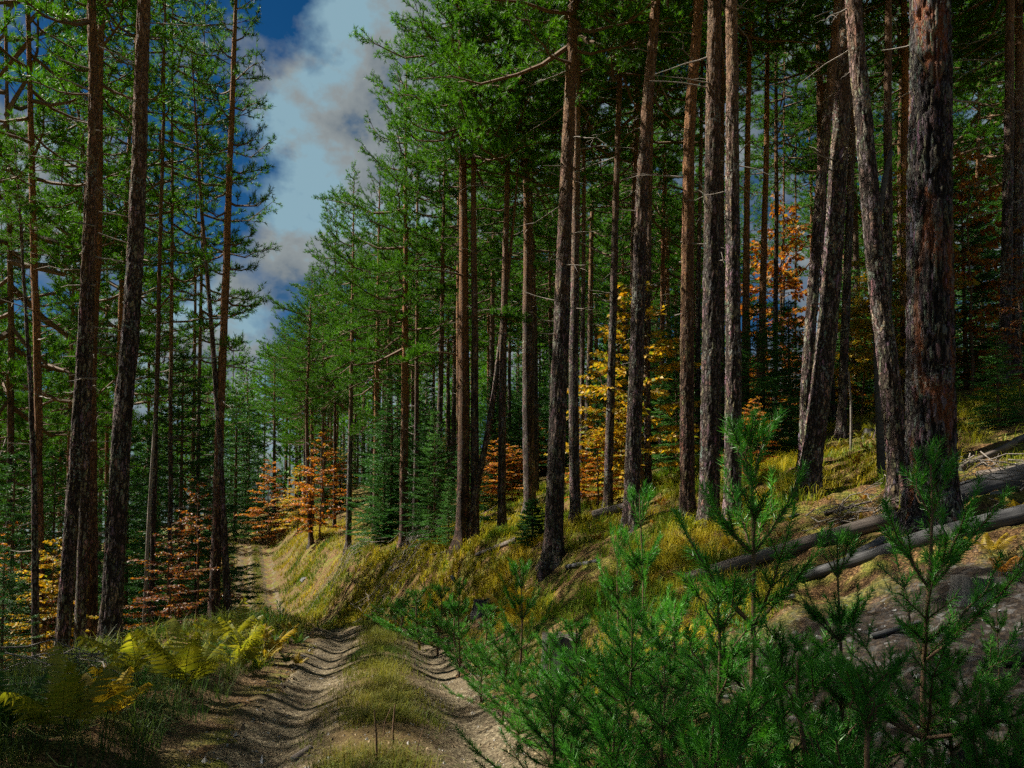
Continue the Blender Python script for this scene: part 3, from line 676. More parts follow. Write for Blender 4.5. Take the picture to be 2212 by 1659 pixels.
# ------------------------------------------------------------------ standing pines
RND = random.Random(7)
def trunk_mesh(zp, xp, yp, r0, Ht, sides, rings, relief, mat, seed, flare=0.7, topfrac=0.0):
    t = np.linspace(0, 1, rings); z = -0.45 + (Ht + 0.45) * t ** 1.25
    k = np.linspace(min(zp), max(zp), 60)
    def curve(v):
        y = np.interp(k, zp, v); y = np.convolve(np.pad(y, 6, mode='reflect', reflect_type='odd'), np.ones(13) / 13, 'valid')
        base = np.interp(z, k, y); sl = (y[-1] - y[-12]) / (k[-1] - k[-12]) if k[-1] > k[-12] else 0
        return np.where(z > k[-1], y[-1] + sl * (z - k[-1]), base)
    X, Y = curve(xp), curve(yp)
    X = X + (fbm(z * 0.35, z * 0 + seed, seed=3) - 0.5) * 0.05 * np.clip(z, 0, 4) / 4
    zr = np.clip(z / Ht, 0, 1)
    r = r0 * (1 - zr * (1 - topfrac)) ** 0.78 * (1 + flare * np.exp(-np.clip(z + 0.1, 0, 9) / 0.22)) + 0.006
    th = np.arange(sides) * 2 * np.pi / sides
    lob = 1 + 0.16 * np.exp(-np.clip(z, 0, 9) / 0.25)[:, None] * np.sin(th * 5 + seed)[None]
    R = r[:, None] * lob * (1 + 0.05 * (fbm(np.cos(th)[None] * 1.2 + seed, np.sin(th)[None] * 1.2 + z[:, None] * 0, z[:, None] * 0.8, seed=11, o=2) - 0.5) * 2)
    if relief > 0:
        cxn, cyn = np.cos(th)[None] * r[:, None], np.sin(th)[None] * r[:, None]
        n = fbm(cxn * 20 + seed, cyn * 20, z[:, None] * 3.6, seed=12, o=3, g=0.55)
        crack = 1 - sstep(0.02, 0.30, np.abs(2 * n - 1)); R = R - relief * 1.6 * crack + relief * (fbm(cxn * 45, cyn * 45 + seed, z[:, None] * 14, seed=14, o=2) - 0.5)
    V = np.stack([X[:, None] + R * np.cos(th), Y[:, None] + R * np.sin(th), np.repeat(z[:, None], sides, 1)], -1).reshape(-1, 3)
    i = np.arange(rings - 1)[:, None] * sides; j = np.arange(sides)[None]; k2 = (j + 1) % sides
    F = np.stack([i + j, i + k2, i + sides + k2, i + sides + j], -1).reshape(-1, 4)
    g = Geo(); g.add(V, F, 0, None if relief <= 0 else np.repeat((crack * np.ones((1, sides))).reshape(-1, 1), 3, 1))
    capi = (rings - 1) * sides; g.add(np.array([[X[-1], Y[-1], z[-1] + 0.01]]), np.zeros((0, 3), int), 0, (0, 0, 0))
    top = np.stack([capi + np.arange(sides), capi + (np.arange(sides) + 1) % sides, np.full(sides, rings * sides)], 1)
    g.F.append(top); g.M.append(np.zeros(sides)); 
    return g.mesh('pine_trunk', [mat], True, relief > 0), (lambda q: (float(np.interp(q, z, X)), float(np.interp(q, z, Y))))

PINES = []      # (x, y) of every pine placed
LOGTXT = []
def pine(label, pts, w, d=None, Ht=None, zc=None, kind='std', mat=None, dead=True, detail=1, group=None, crown_scale=1.0, name='pine_tree', cat='pine tree', relief=None):
    seed = len(PINES) + 1; rng = random.Random(seed * 13)
    if d is None: base, d = ground_at(*pts[0])
    else:
        base = on_ground(pts[0][0], d)
    rel = [np.zeros(3)]
    for (u, v) in pts[1:]:
        rr = ray(u, v); q = np.array([0, 0, CAMZ]) + rr * (base[1] / rr[1]) - base; rel.append(q)
    if len(pts) == 1: rel.append(np.array([rng.uniform(-.1, .25), 0, 9.0]))
    r0 = w * d / FPX / 2
    Ht = Ht or (20.5 + rng.uniform(-1.0, 2.0)); zc = (zc if zc is not None else Ht * 0.5) + 0.6
    LOGTXT.append('%-40s d=%.1f x=%.1f z=%.2f diam=%.2f v=%.0f' % (label[:40], d, base[0], base[2], 2 * r0, project(base)[1]))
    zp = [r[2] for r in rel]; xp = [r[0] for r in rel]; yp = [r[1] + 0.012 * r[2] * math.sin(seed) for r in rel]
    sides, rings = ((48, 380), (20, 90), (9, 26))[detail] if w < 90 else (110, 560)
    rl = relief if relief is not None else (0.009, 0.007, 0.0)[detail]
    me, pos = trunk_mesh(zp, xp, yp, r0, Ht, sides, rings, rl, mat or M_BARK, seed)
    t = thing(name, label, cat, base, 0, group)
    obj('trunk', me, t)
    PINES.append((base[0], base[1]))
    if kind:
        lib = {'std': CROWNS, 'edge': EDGE_CROWNS, 'thin': THIN_CROWNS, 'bare': BARE_CROWNS}[kind]; ch = {'std': 9.0, 'edge': 11.5, 'thin': 10.5, 'bare': 10.5}[kind]
        a = lib[seed % len(lib)]
        sz = (Ht - zc) / ch; sx = sz ** 0.5 * crown_scale * rng.uniform(0.92, 1.1)
        x0, y0 = pos(zc); x1, y1 = pos(Ht - 0.3)
        q = Vector((x1 - x0, y1 - y0, Ht - zc)).normalized()
        rot = (Vector((0, 0, 1)).rotation_difference(q).to_matrix() @ Matrix.Rotation(rng.uniform(0, 6.28) if kind != 'edge' else rng.uniform(-0.5, 0.5), 3, 'Z')).to_euler()
        obj('crown', a, t, (x0, y0, zc), rot, (sx, sx, sz))
    return t, base, d

# right of the track, front rank
pine('thick pine with sunlit edge on the grassy bank, lone trunk beside the cut stump', [(1194, 1213), (1200, 1000), (1206, 830), (1222, 400), (1241, 0)], 42, detail=0, zc=9.5, dead=False)
pine('old massive pine with deeply furrowed dark bark and red cracks, thickest trunk', [(2012, 1135), (2012, 830), (2014, 400), (2015, 0)], 101, detail=0, mat=M_BARKBIG, zc=11, Ht=23, dead=False, relief=0.026)
pine('leaning pine that bends away from the massive furrowed trunk beside it', [(1944, 1080), (1924, 830), (1899, 650), (1869, 300), (1843, 0)], 44, detail=0, zc=10, dead=False)
pine('stout leaning pine with scaly lit bark, front one of the crossing pair', [(1741, 1070), (1774, 830), (1794, 600), (1819, 200), (1828, 0)], 45, detail=0, zc=10.5, dead=False)
pine('leaning pine with grey bark close behind the stout leaning one', [(1737, 1015), (1741, 830), (1774, 350), (1799, 100), (1806, 0)], 27, detail=0, zc=10.5, dead=False)
pine('straight pine with red-brown base, middle of three close trunks', [(1531, 1140), (1534, 830), (1539, 300), (1541, 0)], 43, detail=0, zc=10, dead=False)
pine('straight grey pine, rightmost of three close trunks', [(1581, 1136), (1584, 830), (1584, 300), (1582, 0)], 37, detail=0, zc=10, dead=False)
pine('slim pine, leftmost of three close trunks, orange bark high up', [(1484, 1128), (1484, 830), (1491, 250), (1512, 0)], 32, detail=0, zc=10, mat=M_BARKRED)
pine('tilted pine with pale lit bark above, standing past the small log', [(1362, 1140), (1372, 830), (1388, 350), (1418, 0)], 35, detail=0, zc=10.5)
pine('slender tilted pine rising just behind the small log', [(1312, 1102), (1319, 830), (1332, 300), (1344, 0)], 19, zc=10)
pine('slim pine almost touching the thick lone trunk, partly behind it', [(1242, 1133), (1238, 830), (1244, 300), (1248, 0)], 23, zc=10.5)
pine('pale lit pine of a close pair, standing behind a low fir bush', [(1144, 1112), (1140, 830), (1137, 350), (1114, 20)], 27, zc=11)
pine('dark slim pine paired behind the pale lit trunk', [(1149, 1096), (1146, 830), (1144, 300), (1142, 0)], 17, zc=11)
pine('slim straight pine with bent base beside the fallen poles', [(1083, 1150), (1084, 830), (1094, 450), (1101, 30)], 19, zc=10)
pine('thin pole-like pine leaning hard across its neighbours', [(1010, 1172), (1040, 1000), (1070, 830), (1107, 500), (1122, 320)], 15, zc=9.5, Ht=13, kind='thin')
STOUT = pine('stout brown pine with lit upper bark and low green branch', [(998, 1172), (1003, 830), (1000, 450), (997, 200)], 29, zc=10.5, mat=M_BARKRED)
pine('dark pine standing close behind the stout brown one', [(1026, 1168), (1025, 830), (1023, 300)], 19, zc=10.5)
EDGE = pine('brown pine at the forest edge with long bare lower boughs', [(872, 1180), (874, 830), (877, 450), (878, 300)], 20, zc=7.0, kind='edge', mat=M_BARKRED, crown_scale=0.9, Ht=20.5)
pine('thin grey pine just behind the edge pine with bare boughs', [(896, 1163), (900, 830), (901, 600)], 12, zc=9, kind='thin')
pine('slim pine among light green firs left of the leaning pole', [(942, 1155), (952, 830), (957, 520)], 15, zc=9.5)
pine('red-brown pine with a small dark fir at its foot', [(811, 1150), (813, 830), (816, 600)], 15, zc=7, kind='edge', mat=M_BARKRED, crown_scale=0.72, Ht=20)
pine('dark pine on the bank top above bleached brushwood', [(752, 1186), (757, 900), (760, 700)], 13, zc=7.5, kind='edge', crown_scale=0.68, Ht=18.5)
pine('crooked dark pine on the bank near the track bend', [(672, 1178), (664, 1000), (662, 880), (668, 760)], 11, zc=7, kind='edge', crown_scale=0.6, Ht=17)
pine('thin pine between orange beeches on the track bank', [(722, 1148), (724, 900)], 8, zc=7.5)
pine('very thin pine left of another behind the orange beeches', [(697, 1132), (698, 900)], 7.5, zc=7, kind='edge', crown_scale=0.6, Ht=17.5)
pine('dark far pine beside the crest of the track', [(592, 1112), (592, 900)], 9, zc=5.5, kind='edge', Ht=16, crown_scale=0.7)
pine('thin dead-looking grey pole between tilted pine and big fir', [(1400, 1066), (1397, 830), (1404, 450)], 15, zc=9, kind='thin')
def bough(seed, ln, droop):
    """long bare limb with foliage toward its end, along local -x"""
    rng = RS(seed); t = np.linspace(0, 1, 10)
    p = np.stack([-ln * t, 0.08 * ln * np.sin(t * 4 + seed), ln * (0.10 * np.sin(t * 3.1) - droop * t ** 1.4)], 1) + rng.randn(10, 3) * 0.02 * t[:, None]
    g = Geo(); g.add(*tube(p, np.linspace(0.032, 0.008, 10), 5), 0); P, D, L = [], [], []
    for k in range(16):
        u = 0.45 + 0.55 * (k + rng.rand()) / 16; b = np.array([np.interp(u, t, p[:, c]) for c in range(3)]); a = math.pi + (1 if k % 2 else -1) * rng.uniform(0.4, 1.2)
        d2 = nrm(np.array([math.cos(a), math.sin(a), rng.uniform(-0.1, 0.35)])); l2 = rng.uniform(0.25, 0.7)
        g.add(*tube(np.array([b, b + d2 * l2 * 0.5, b + d2 * l2]), [0.009, 0.006, 0.003], 3), 0)
        for q in range(7):
            P.append(b + d2 * l2 * (0.25 + 0.75 * rng.rand())); D.append(nrm(d2 * 0.8 + rng.randn(3) * 0.5 + UP * 0.55)); L.append(rng.uniform(0.08, 0.17))
    V, F, C = needles(np.array(P), np.array(D), np.array(L), 15, 0.105, 0.0175, 54, rng, PINE_A, PINE_B); g.add(V, F, 1, C)
    return g.mesh('bough', [M_LIMB, M_NEEDLE], False, True)
def add_boughs(tree, base, items):
    for i, (u, v, ln, dr, rz) in enumerate(items):
        rr = ray(u, v); q = np.array([0, 0, CAMZ]) + rr * (base[1] / rr[1]) - base
        obj('bough', bough(820 + i + int(u), ln, dr), tree, q, (0, 0, rz))
add_boughs(EDGE[0], EDGE[1], [(876, 610, 2.6, 0.10, 0.2), (875, 676, 2.8, 0.16, -0.25), (875, 706, 3.0, 0.30, 0.3), (874, 765, 3.4, 0.36, 0.05), (874, 786, 2.6, 0.34, -0.35), (873, 822, 3.4, 0.42, 0.25), (873, 905, 2.0, 0.30, -0.2), (876, 640, 2.2, 0.05, 2.9)])
add_boughs(STOUT[0], STOUT[1], [(1001, 600, 2.4, -0.02, 0.1), (1001, 690, 1.6, 0.12, 2.9), (1002, 770, 1.6, 0.15, 0.2)])
# right side, second rank (feet hidden or far up the slope)
pine('grey pine up the slope before the yellow beech', [(1266, 1030), (1272, 830), (1281, 360)], 16, zc=10)
pine('thin pine up the slope just right of the thick lone trunk', [(1257, 1078), (1257, 830), (1261, 300)], 12, zc=10)
pine('slim pine seen between tilted pine and slender one', [(1366, 1000), (1368, 700), (1372, 300), (1379, 60)], 13, d=21, zc=10)
pine('orange barked pine beyond the yellow beech', [(1428, 960), (1430, 625), (1436, 275)], 13, d=27, zc=11, mat=M_BARKRED)
pine('thin dark pine showing between leftmost and middle of three trunks', [(1506, 1000), (1511, 500), (1516, 200)], 12, d=22, zc=11)
pine('slender pine showing between middle and rightmost of three trunks', [(1557, 1040), (1559, 750), (1562, 300)], 15, d=19, zc=11)
pine('straight pine rising behind the young firs, bark orange above', [(1610, 960), (1611, 600), (1615, 300), (1622, 0)], 18, d=20, zc=11.5, mat=M_BARKRED)
pine('orange topped pine with clear gap of sky beside it', [(1643, 960), (1646, 650), (1654, 300), (1657, 0)], 17, d=22, zc=12, mat=M_BARKRED)
pine('dark slim pine in front of the orange beech on the skyline', [(1674, 940), (1674, 400), (1672, 200)], 12, d=26, zc=13)
pine('thin far pine against blue sky by orange beech', [(1692, 900), (1691, 450)], 7, d=34, zc=12)
pine('thinnest far pine against blue sky left of the leaning pair', [(1719, 890), (1719, 450)], 6, d=36, zc=12)
pine('dark pine directly behind the leaning pair', [(1816, 945), (1824, 750), (1848, 200)], 19, zc=11)
pine('pine seen between the bent dead stub and the massive trunk', [(1904, 945), (1919, 650), (1919, 250), (1922, 0)], 21, zc=11)
pine('dark pine before orange beech near the frame edge', [(2170, 900), (2172, 700), (2175, 400), (2182, 0)], 25, d=17, zc=9)
pine('last dark pine at the edge behind rust coloured twigs', [(2196, 900), (2199, 350), (2193, 0)], 25, d=18.5, zc=9)
pine('thin reddish pine right of the massive trunk, high up', [(2108, 880), (2109, 300)], 11, d=30, zc=9)
pine('thin dark pine far behind the orange beech by the edge', [(2138, 870), (2139, 300)], 8, d=34, zc=9)
# left of the track
pine('thick grey pine leaning over the fern verge, largest left of the track', [(243, 1450), (265, 830), (281, 700), (300, 200), (306, 0)], 42, d=10.2, detail=0, zc=10.5, crown_scale=0.9, kind='thin', dead=False, mat=M_BARK)
pine('dark pine with lichen, outermost of the close trio by the ferns', [(138, 1452), (172, 830), (187, 500), (197, 200), (188, 0)], 29, d=11.0, detail=0, zc=9.5, crown_scale=0.85, kind='thin')
pine('thin dark pine in the middle of the close trio by the ferns', [(178, 1450), (188, 830), (200, 500)], 22, d=12.0, zc=9, kind='bare')
pine('red-brown pine of the close trio nearest the thick grey one', [(205, 1400), (200, 830), (215, 500), (225, 0)], 26, d=13.2, zc=10, mat=M_BARKRED, crown_scale=0.8, kind='thin')
pine('thin bare pole of a pine leaning in dark fir shade', [(88, 1515), (77, 1030), (70, 830), (52, 525)], 15, d=10.5, Ht=8.2, zc=5.6, kind='thin', crown_scale=0.5)
pine('slim brown pine behind the thin bare pole', [(100, 1430), (82, 830), (75, 525)], 19, d=13.5, zc=8, mat=M_BARKRED, kind='thin')
pine('orange lit pine half hidden behind the thick grey one', [(238, 1200), (258, 650), (275, 300)], 15, d=19, zc=9, mat=M_BARKRED, kind='thin')
pine('crooked forked pine with long curving limbs, behind the close trio', [(166, 1250), (176, 700), (181, 350), (170, 230), (135, 140), (116, 0)], 21, d=17, zc=8.5, mat=M_BARKRED, Ht=15, kind='thin')
t_, b_, d_ = pine('tall slim bare pine at the track edge, sparse short boughs against the sky', [(462, 1342), (474, 900), (490, 500), (505, 0)], 22, zc=5.0, kind='bare', Ht=17.5, crown_scale=0.6, mat=M_BARKRED)
pine('thin dark pine crossing behind the tall slim bare one', [(493, 1340), (478, 1000), (458, 720)], 15, zc=8, kind='bare', Ht=12, crown_scale=0.7)
pine('orange lit thin pine between firs and trio', [(150, 1150), (158, 800), (166, 600)], 12, d=23, zc=8, mat=M_BARKRED)
pine('thin pine rising through dark firs', [(371, 1150), (372, 650), (375, 300)], 11, d=19, zc=8.5, kind='thin', Ht=20)
pine('slim pine with short boughs left of the tall slim bare one', [(428, 1150), (432, 650), (436, 300)], 10, d=21, zc=8.5, kind='thin', Ht=20)
pine('slim pine with thin crown right of the thick grey one', [(330, 1200), (338, 700), (345, 300)], 12, d=16.5, zc=10, kind='thin', Ht=20)
pine('thin far pine close behind the tall slim bare one', [(418, 1150), (420, 450)], 10, d=28, zc=8, kind='thin')
pine('thin far pine between thick grey trunk and dark firs', [(322, 1150), (325, 600)], 9, d=30, zc=7)
pine('slim far pine seen right of the trio', [(236, 1150), (238, 500)], 10, d=27, zc=8, mat=M_BARKRED)
pine('slim dark pine at the outer edge beyond yellow beech', [(28, 1250), (30, 700), (24, 300)], 17, d=18, zc=6.5)


# unseen pines added beyond the frame, placed to shade the near verge and saplings
for x_, y_, k_ in ((-7.0, 2.6, 1.0), (-6.4, 0.2, 1.0), (-9.4, 4.0, 1.0), (-15.5, 9.4, 0.84), (-14.0, 6.6, 0.80), (-10.2, 1.0, 1.0), (-10.5, 9.3, 1.0), (-11.6, 5.6, 1.0), (-13.0, 8.8, 0.9), (-12.0, 2.6, 1.0)):
    z_ = gz(x_, y_); t_ = thing('pine_tree', 'unseen pine beside the track, added for foreground shade', 'pine tree', (x_, y_, z_), x_ * 3, 'unseen pines added for shade', k_)
    me_, _p = trunk_mesh([0, 8, 16], [0, 0.1, 0.3], [0, 0, 0.1], 0.16, 20.0, 12, 40, 0.0, M_BARK, 950)
    obj('trunk', me_, t_); obj('crown', CROWNS[int(-x_ * 7) % 5] if x_ != -10.5 else BARE_CROWNS[0], t_, (0.15, 0, 9.5), (0, 0, y_), (1.1, 1.1, 1.15)); PINES.append((x_, y_))

for x_, y_ in ((-9.4, 6.3),):  # added unseen pine, crown lifted to shade the scree, not the sunlit saplings
    z_ = gz(x_, y_); t_ = thing('pine_tree', 'unseen high-crowned pine added to shade the scree', 'pine tree', (x_, y_, z_), x_ * 5, 'unseen high-crowned pines added for shade')
    obj('trunk', me_, t_, None, None, (1, 1, 1.12)); obj('crown', CROWNS[int(-y_ * 7) % 5], t_, (0.2, 0, 16.4), (0, 0, y_), (1.0, 1.0, 0.66)); PINES.append((x_, y_))

# ------------------------------------------------------------------ the forest behind
GAP = np.array([(528, 0), (560, 110), (572, 240), (530, 420), (532, 640), (505, 760), (600, 690), (640, 590), (700, 380), (770, 260), (860, 180), (872, 60), (885, 0), (900, -600), (528, -600)], float)
def in_gap(u, v):
    x0, y0 = GAP[:, 0], GAP[:, 1]; x1, y1 = np.roll(x0, -1), np.roll(y0, -1)
    c = ((y0 > v) != (y1 > v)) & (u < (x1 - x0) * (v - y0) / (y1 - y0 + 1e-9) + x0)
    return c.sum() % 2 == 1
PROTO_TRUNKS = []
for k in range(5):
    me, _ = trunk_mesh([0, 6, 12, 17], [0, 0.12 * math.sin(k * 2.1), 0.2 * math.sin(k * 1.3 + 1), 0.25 * math.sin(k)], [0, 0.1 * math.cos(k), 0.15 * math.sin(k + 2), 0.1], 0.125 + 0.012 * k, 17.0, 10, 34, 0.006, (M_BARK, M_BARKRED, M_BARK, M_BARKRED, M_BARK)[k], 900 + k)
    PROTO_TRUNKS.append(me)
def far_pine(x, y, rng, edge, label, group):
    z = gz(x, y); k = rng.randrange(5); hs = rng.uniform(1.04, 1.24)
    zc = rng.uniform(7.5, 9.3) if not edge else rng.uniform(4.6, 6.0)
    cr = rng.uniform(0.85, 1.1)
    rad = (2.5 if not edge else 3.1) * cr * hs
    for f in (0.12, 0.35, 0.6, 0.85, 1.0):
        zz = z + (zc + (17 - zc) * f) * hs
        rr = rad * (1.0 - 0.75 * f ** 1.6)
        for sx in (-1, 0, 1):
            u, v, dd = project((x + sx * rr, y, zz))
            if in_gap(u, v): return False
    t = thing('pine_tree', label, 'pine tree', (x, y, z - 0.1), rng.uniform(-0.4, 0.4) if edge else rng.uniform(0, 6.28), group, hs)
    obj('trunk', PROTO_TRUNKS[k], t)
    lib, ch = (EDGE_CROWNS, 11.5) if edge else (CROWNS, 9.0); a = lib[rng.randrange(len(lib))]
    r = (0, 0, rng.uniform(0, 6.28) if not edge else 0.0); s = (cr, cr, (17 - zc) / ch)
    obj('crown', a, t, (0, 0, zc), r, s)
    return True
def scatter_forest():
    rng = random.Random(23); placed = list(PINES); nR = nL = 0
    def free(x, y, m): return all((x - a) ** 2 + (y - b) ** 2 > m * m for a, b in placed)
    # rank along the uphill edge of the track, long crowns toward the light
    for y in np.arange(24, 92, 2.6):
        x = float(tx(y)) + rng.uniform(2.6, 4.2); yy = y + rng.uniform(-0.6, 0.6)
        if free(x, yy, 1.5) and far_pine(x, yy, rng, True, 'forest edge pine with long green boughs reaching over the far track', 'pines along the far forest edge'): placed.append((x, yy))
    tries = 0
    while nR < 100 and tries < 6000:
        tries += 1
        y = 19 + 62 * rng.random() ** 1.15; s = 4.2 + 52 * rng.random(); x = float(tx(y)) + s
        u, v, d = project((x, y, gz(x, y)))
        if u < 450 or u > 2400: continue
        if (1590 < u < 1790 or 2070 < u < 2180) and rng.random() < 0.85: continue
        if not free(x, y, 2.0 + 0.012 * y): continue
        if far_pine(x, y, rng, False, 'slim background pine deep in the forest up the slope', 'background pines up the slope'): placed.append((x, y)); nR += 1
    tries = 0
    while nL < 44 and tries < 6000:
        tries += 1
        y = 15 + 70 * rng.random() ** 1.1; s = -(10.5 + 30 * rng.random()); x = float(tx(y)) + s
        u, v, d = project((x, y, gz(x, y)))
        if u < -260 or u > 470 or not free(x, y, 3.0): continue
        if far_pine(x, y, rng, rng.random() < 0.35, 'slim background pine standing below the track in the dark wood', 'background pines below the track'): placed.append((x, y)); nL += 1
    print('forest', nR, nL)
scatter_forest()

def distant_wood():
    """far trees that read as one mass behind the countable ones"""
    rng = RS(91); g = Geo(); n = 0; tries = 0; prng = random.Random(91)
    while n < 230 and tries < 5000:
        tries += 1
        right = prng.random() < 0.72
        y = prng.uniform(66, 135); x = float(tx(min(y, 90))) + (prng.uniform(4, 110) if right else -prng.uniform(14, 70))
        z = gz(x, y); u, v, d = project((x, y, z)); h = prng.uniform(14, 21)
        if u < -100 or u > 2320 or (not right and u > 470): continue
        if 1590 < u < 1785 or 2060 < u < 2200 or 1425 < u < 1475: h = prng.uniform(4, 7)
        if any(in_gap(*project((x + q, y, z + h * f))[:2]) for q in (-2.5, 0, 2.5) for f in (0.4, 0.7, 0.9, 1.0)): 
            if not right: continue
            h = prng.uniform(5, 9)
            if any(in_gap(*project((x + q, y, z + h * f))[:2]) for q in (-2, 0, 2) for f in (0.4, 0.8, 1.0)): continue
        V, F = tube(np.array([[x, y, z - 0.3], [x, y, z + h * 0.5], [x, y, z + h]]), [0.14, 0.10, 0.02], 5); g.add(V, F, 0, (0.10, 0.06, 0.035))
        m = 170; f = 0.12 + 0.88 * rng.rand(m) if prng.random() < 0.45 else 0.45 + 0.55 * rng.rand(m)
        a = rng.rand(m) * 6.283; r = 2.6 * (1.05 - f) ** 0.6 * np.sqrt(rng.rand(m))
        P = np.stack([x + r * np.cos(a), y + r * np.sin(a), z + h * f], 1); D = nrm(np.stack([np.cos(a), np.sin(a), 0.3 + 0.5 * rng.rand(m)], 1))
        g.add(*[q if i != 2 else q for i, q in enumerate(needles(P, D, np.full(m, 0.5), 7, 0.42, 0.14, 50, rng, PINE_A, PINE_B))][:2], 1, needles(P, D, np.full(m, 0.5), 7, 0.42, 0.14, 50, rng, PINE_A, PINE_B)[2]); n += 1
    o = obj('distant_forest', g.mesh('distant_forest', [M_LIMB, M_NEEDLE], False, True)); o['kind'] = 'stuff'
    print('distant wood', n)
distant_wood()

def fir_tree(label, u, hpx, v=None, d=None, lib=FIRS, Hn=5.0, wscale=1.0, k=None, name='fir_tree', group=None):
    if v is not None: b, d = ground_at(u, v)
    else: b = on_ground(u, d)
    s = hpx * d / FPX / Hn; rng = random.Random(int(u * 7 + d))
    t = thing(name, label, 'fir tree', b, rng.uniform(0, 6.28), group, (s * wscale, s * wscale, s))
    a, c = lib[rng.randrange(len(lib)) if k is None else k]
    obj('trunk', a, t); obj('crown', c, t); return t
# left side firs
fir_tree('tall dark fir behind the rust beech and thin dead pole', 392, 640, d=20, wscale=1.0)
fir_tree('dark fir at the corner behind the thin bare pole', 30, 560, d=15, wscale=1.1)
fir_tree('dark fir in shade between trio and thin bare pole', 118, 520, d=17)
fir_tree('dark fir closing the view behind the thick grey pine', 275, 520, d=21, wscale=1.0)
fir_tree('low dark fir under the yellow beech at the edge', 12, 330, d=9.5, wscale=1.1)
fir_tree('slim dark fir beside the tall slim bare pine', 452, 420, d=25)
fir_tree('dark fir far behind the tall fir below the track', 340, 480, d=30)
fir_tree('dark far fir at the end of the track below its crest', 508, 330, d=62, wscale=1.25)
fir_tree('dark far fir right beside the track crest', 536, 290, d=68, wscale=1.2)
# right side firs
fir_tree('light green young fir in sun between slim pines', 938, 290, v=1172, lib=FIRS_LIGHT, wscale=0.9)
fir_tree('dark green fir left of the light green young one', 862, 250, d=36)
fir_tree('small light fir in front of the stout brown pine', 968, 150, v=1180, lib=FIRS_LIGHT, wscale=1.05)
fir_tree('dark green fir behind slim pines at the bank top', 905, 260, d=38)
fir_tree('dark fir bush beside the pale lit pine on the slope', 1150, 95, v=1172, lib=FIRS_SMALL, Hn=1.6, wscale=1.15)
fir_tree('small dark fir bush at the foot of the red-brown pine', 835, 70, v=1172, lib=FIRS_SMALL, Hn=1.6, wscale=1.2)
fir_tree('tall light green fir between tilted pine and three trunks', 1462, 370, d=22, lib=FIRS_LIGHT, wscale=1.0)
fir_tree('broad green fir with layered boughs behind three trunks', 1640, 330, d=19, wscale=1.5)
fir_tree('green fir left of the leaning pair, half in sun', 1708, 310, d=22, wscale=1.3)
fir_tree('dark fir on the slope behind the leaning pair', 1838, 300, d=30, wscale=1.1)
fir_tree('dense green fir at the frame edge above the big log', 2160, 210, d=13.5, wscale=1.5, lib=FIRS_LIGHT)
fir_tree('tall dark fir right behind the massive furrowed pine', 2092, 480, d=20, wscale=1.0)
fir_tree('green fir deep in the wood by the thin far pines', 1215, 330, d=42, wscale=1.2)
fir_tree('green fir far behind the leaning pole', 1060, 260, d=40, wscale=1.2)
fir_tree('dark green fir behind the yellow beech crown', 1420, 330, d=36, wscale=1.2)
fir_tree('dark fir filling the wood behind the pale lit pine', 1165, 300, d=46, wscale=1.2)

def beech_tree(label, u, hpx, kind, v=None, d=None, wscale=1.0, k=0, cat='beech tree', name='beech_tree'):
    if v is not None: b, d = ground_at(u, v)
    else: b = on_ground(u, d)
    s = hpx * d / FPX / 5.0
    t = thing(name, label, cat, b, (u * 0.37) % 6.28, None, (s * wscale, s * wscale, s))
    a, c = BEECH[kind][k]; obj('trunk', a, t); obj('crown', c, t); return t
beech_tree('large golden yellow beech glowing behind the slender pines', 1395, 460, 'yellow', d=18.5, wscale=1.1)
beech_tree('yellow beech left of the golden one, lower and half hidden', 1312, 330, 'yellow', d=21, k=1, wscale=1.1)
beech_tree('tall yellow beech between leaning pines and massive trunk', 1958, 520, 'yellow', d=19, wscale=0.9, k=1)
beech_tree('yellow-green beech in front of dark slope behind crossing pair', 1862, 330, 'yellow', d=24, k=0, wscale=0.9)
beech_tree('orange beech crown right of the massive furrowed pine', 2105, 540, 'orange', d=19, wscale=0.8)
beech_tree('orange beech on the skyline between thin far pines', 1702, 520, 'orange', d=28, wscale=0.85, k=1)
beech_tree('small orange beech in sun at the slender pine foot', 1292, 170, 'orange', v=1090, wscale=1.5, k=0)
beech_tree('small bright orange beech beside the rightmost of three trunks', 1622, 180, 'orange', d=14.5, wscale=1.1, k=1)
beech_tree('orange beech behind the leaning pole', 1062, 150, 'orange', v=1098, wscale=1.5, k=1)
beech_tree('pale orange beech near the pale lit pine foot', 1105, 130, 'orange', d=32, wscale=1.6, k=0)
beech_tree('red-orange beech nearest the crest of the track', 578, 190, 'orange', d=58, wscale=1.0, k=0)
beech_tree('bright orange beech by the crooked bank pine', 690, 240, 'orange', d=44, wscale=0.95, k=1)
beech_tree('low orange beech under the bank pines', 640, 150, 'yellow', d=54, wscale=1.2, k=1)
beech_tree('yellow beech spreading through dark firs near the frame edge', 96, 330, 'yellow', d=12.5, wscale=1.0, k=0)
beech_tree('orange beech low branches behind the trio of pines', 30, 420, 'orange', d=16, wscale=1.1, k=1)
beech_tree('rust red beech bush between thick grey pine and bare pine', 365, 270, 'rust', d=12.8, wscale=1.3, k=0)
beech_tree('tall thin rust beech before the tall dark fir', 425, 330, 'rust', d=15.5, wscale=0.95, k=1)
beech_tree('dark rust beech sprig low behind the trio', 150, 230, 'rust', d=14.5, wscale=1.6, k=0)
beech_tree('small rust beech twig at the frame edge by the last pine', 2206, 340, 'rust', d=14.5, wscale=0.8, k=1)

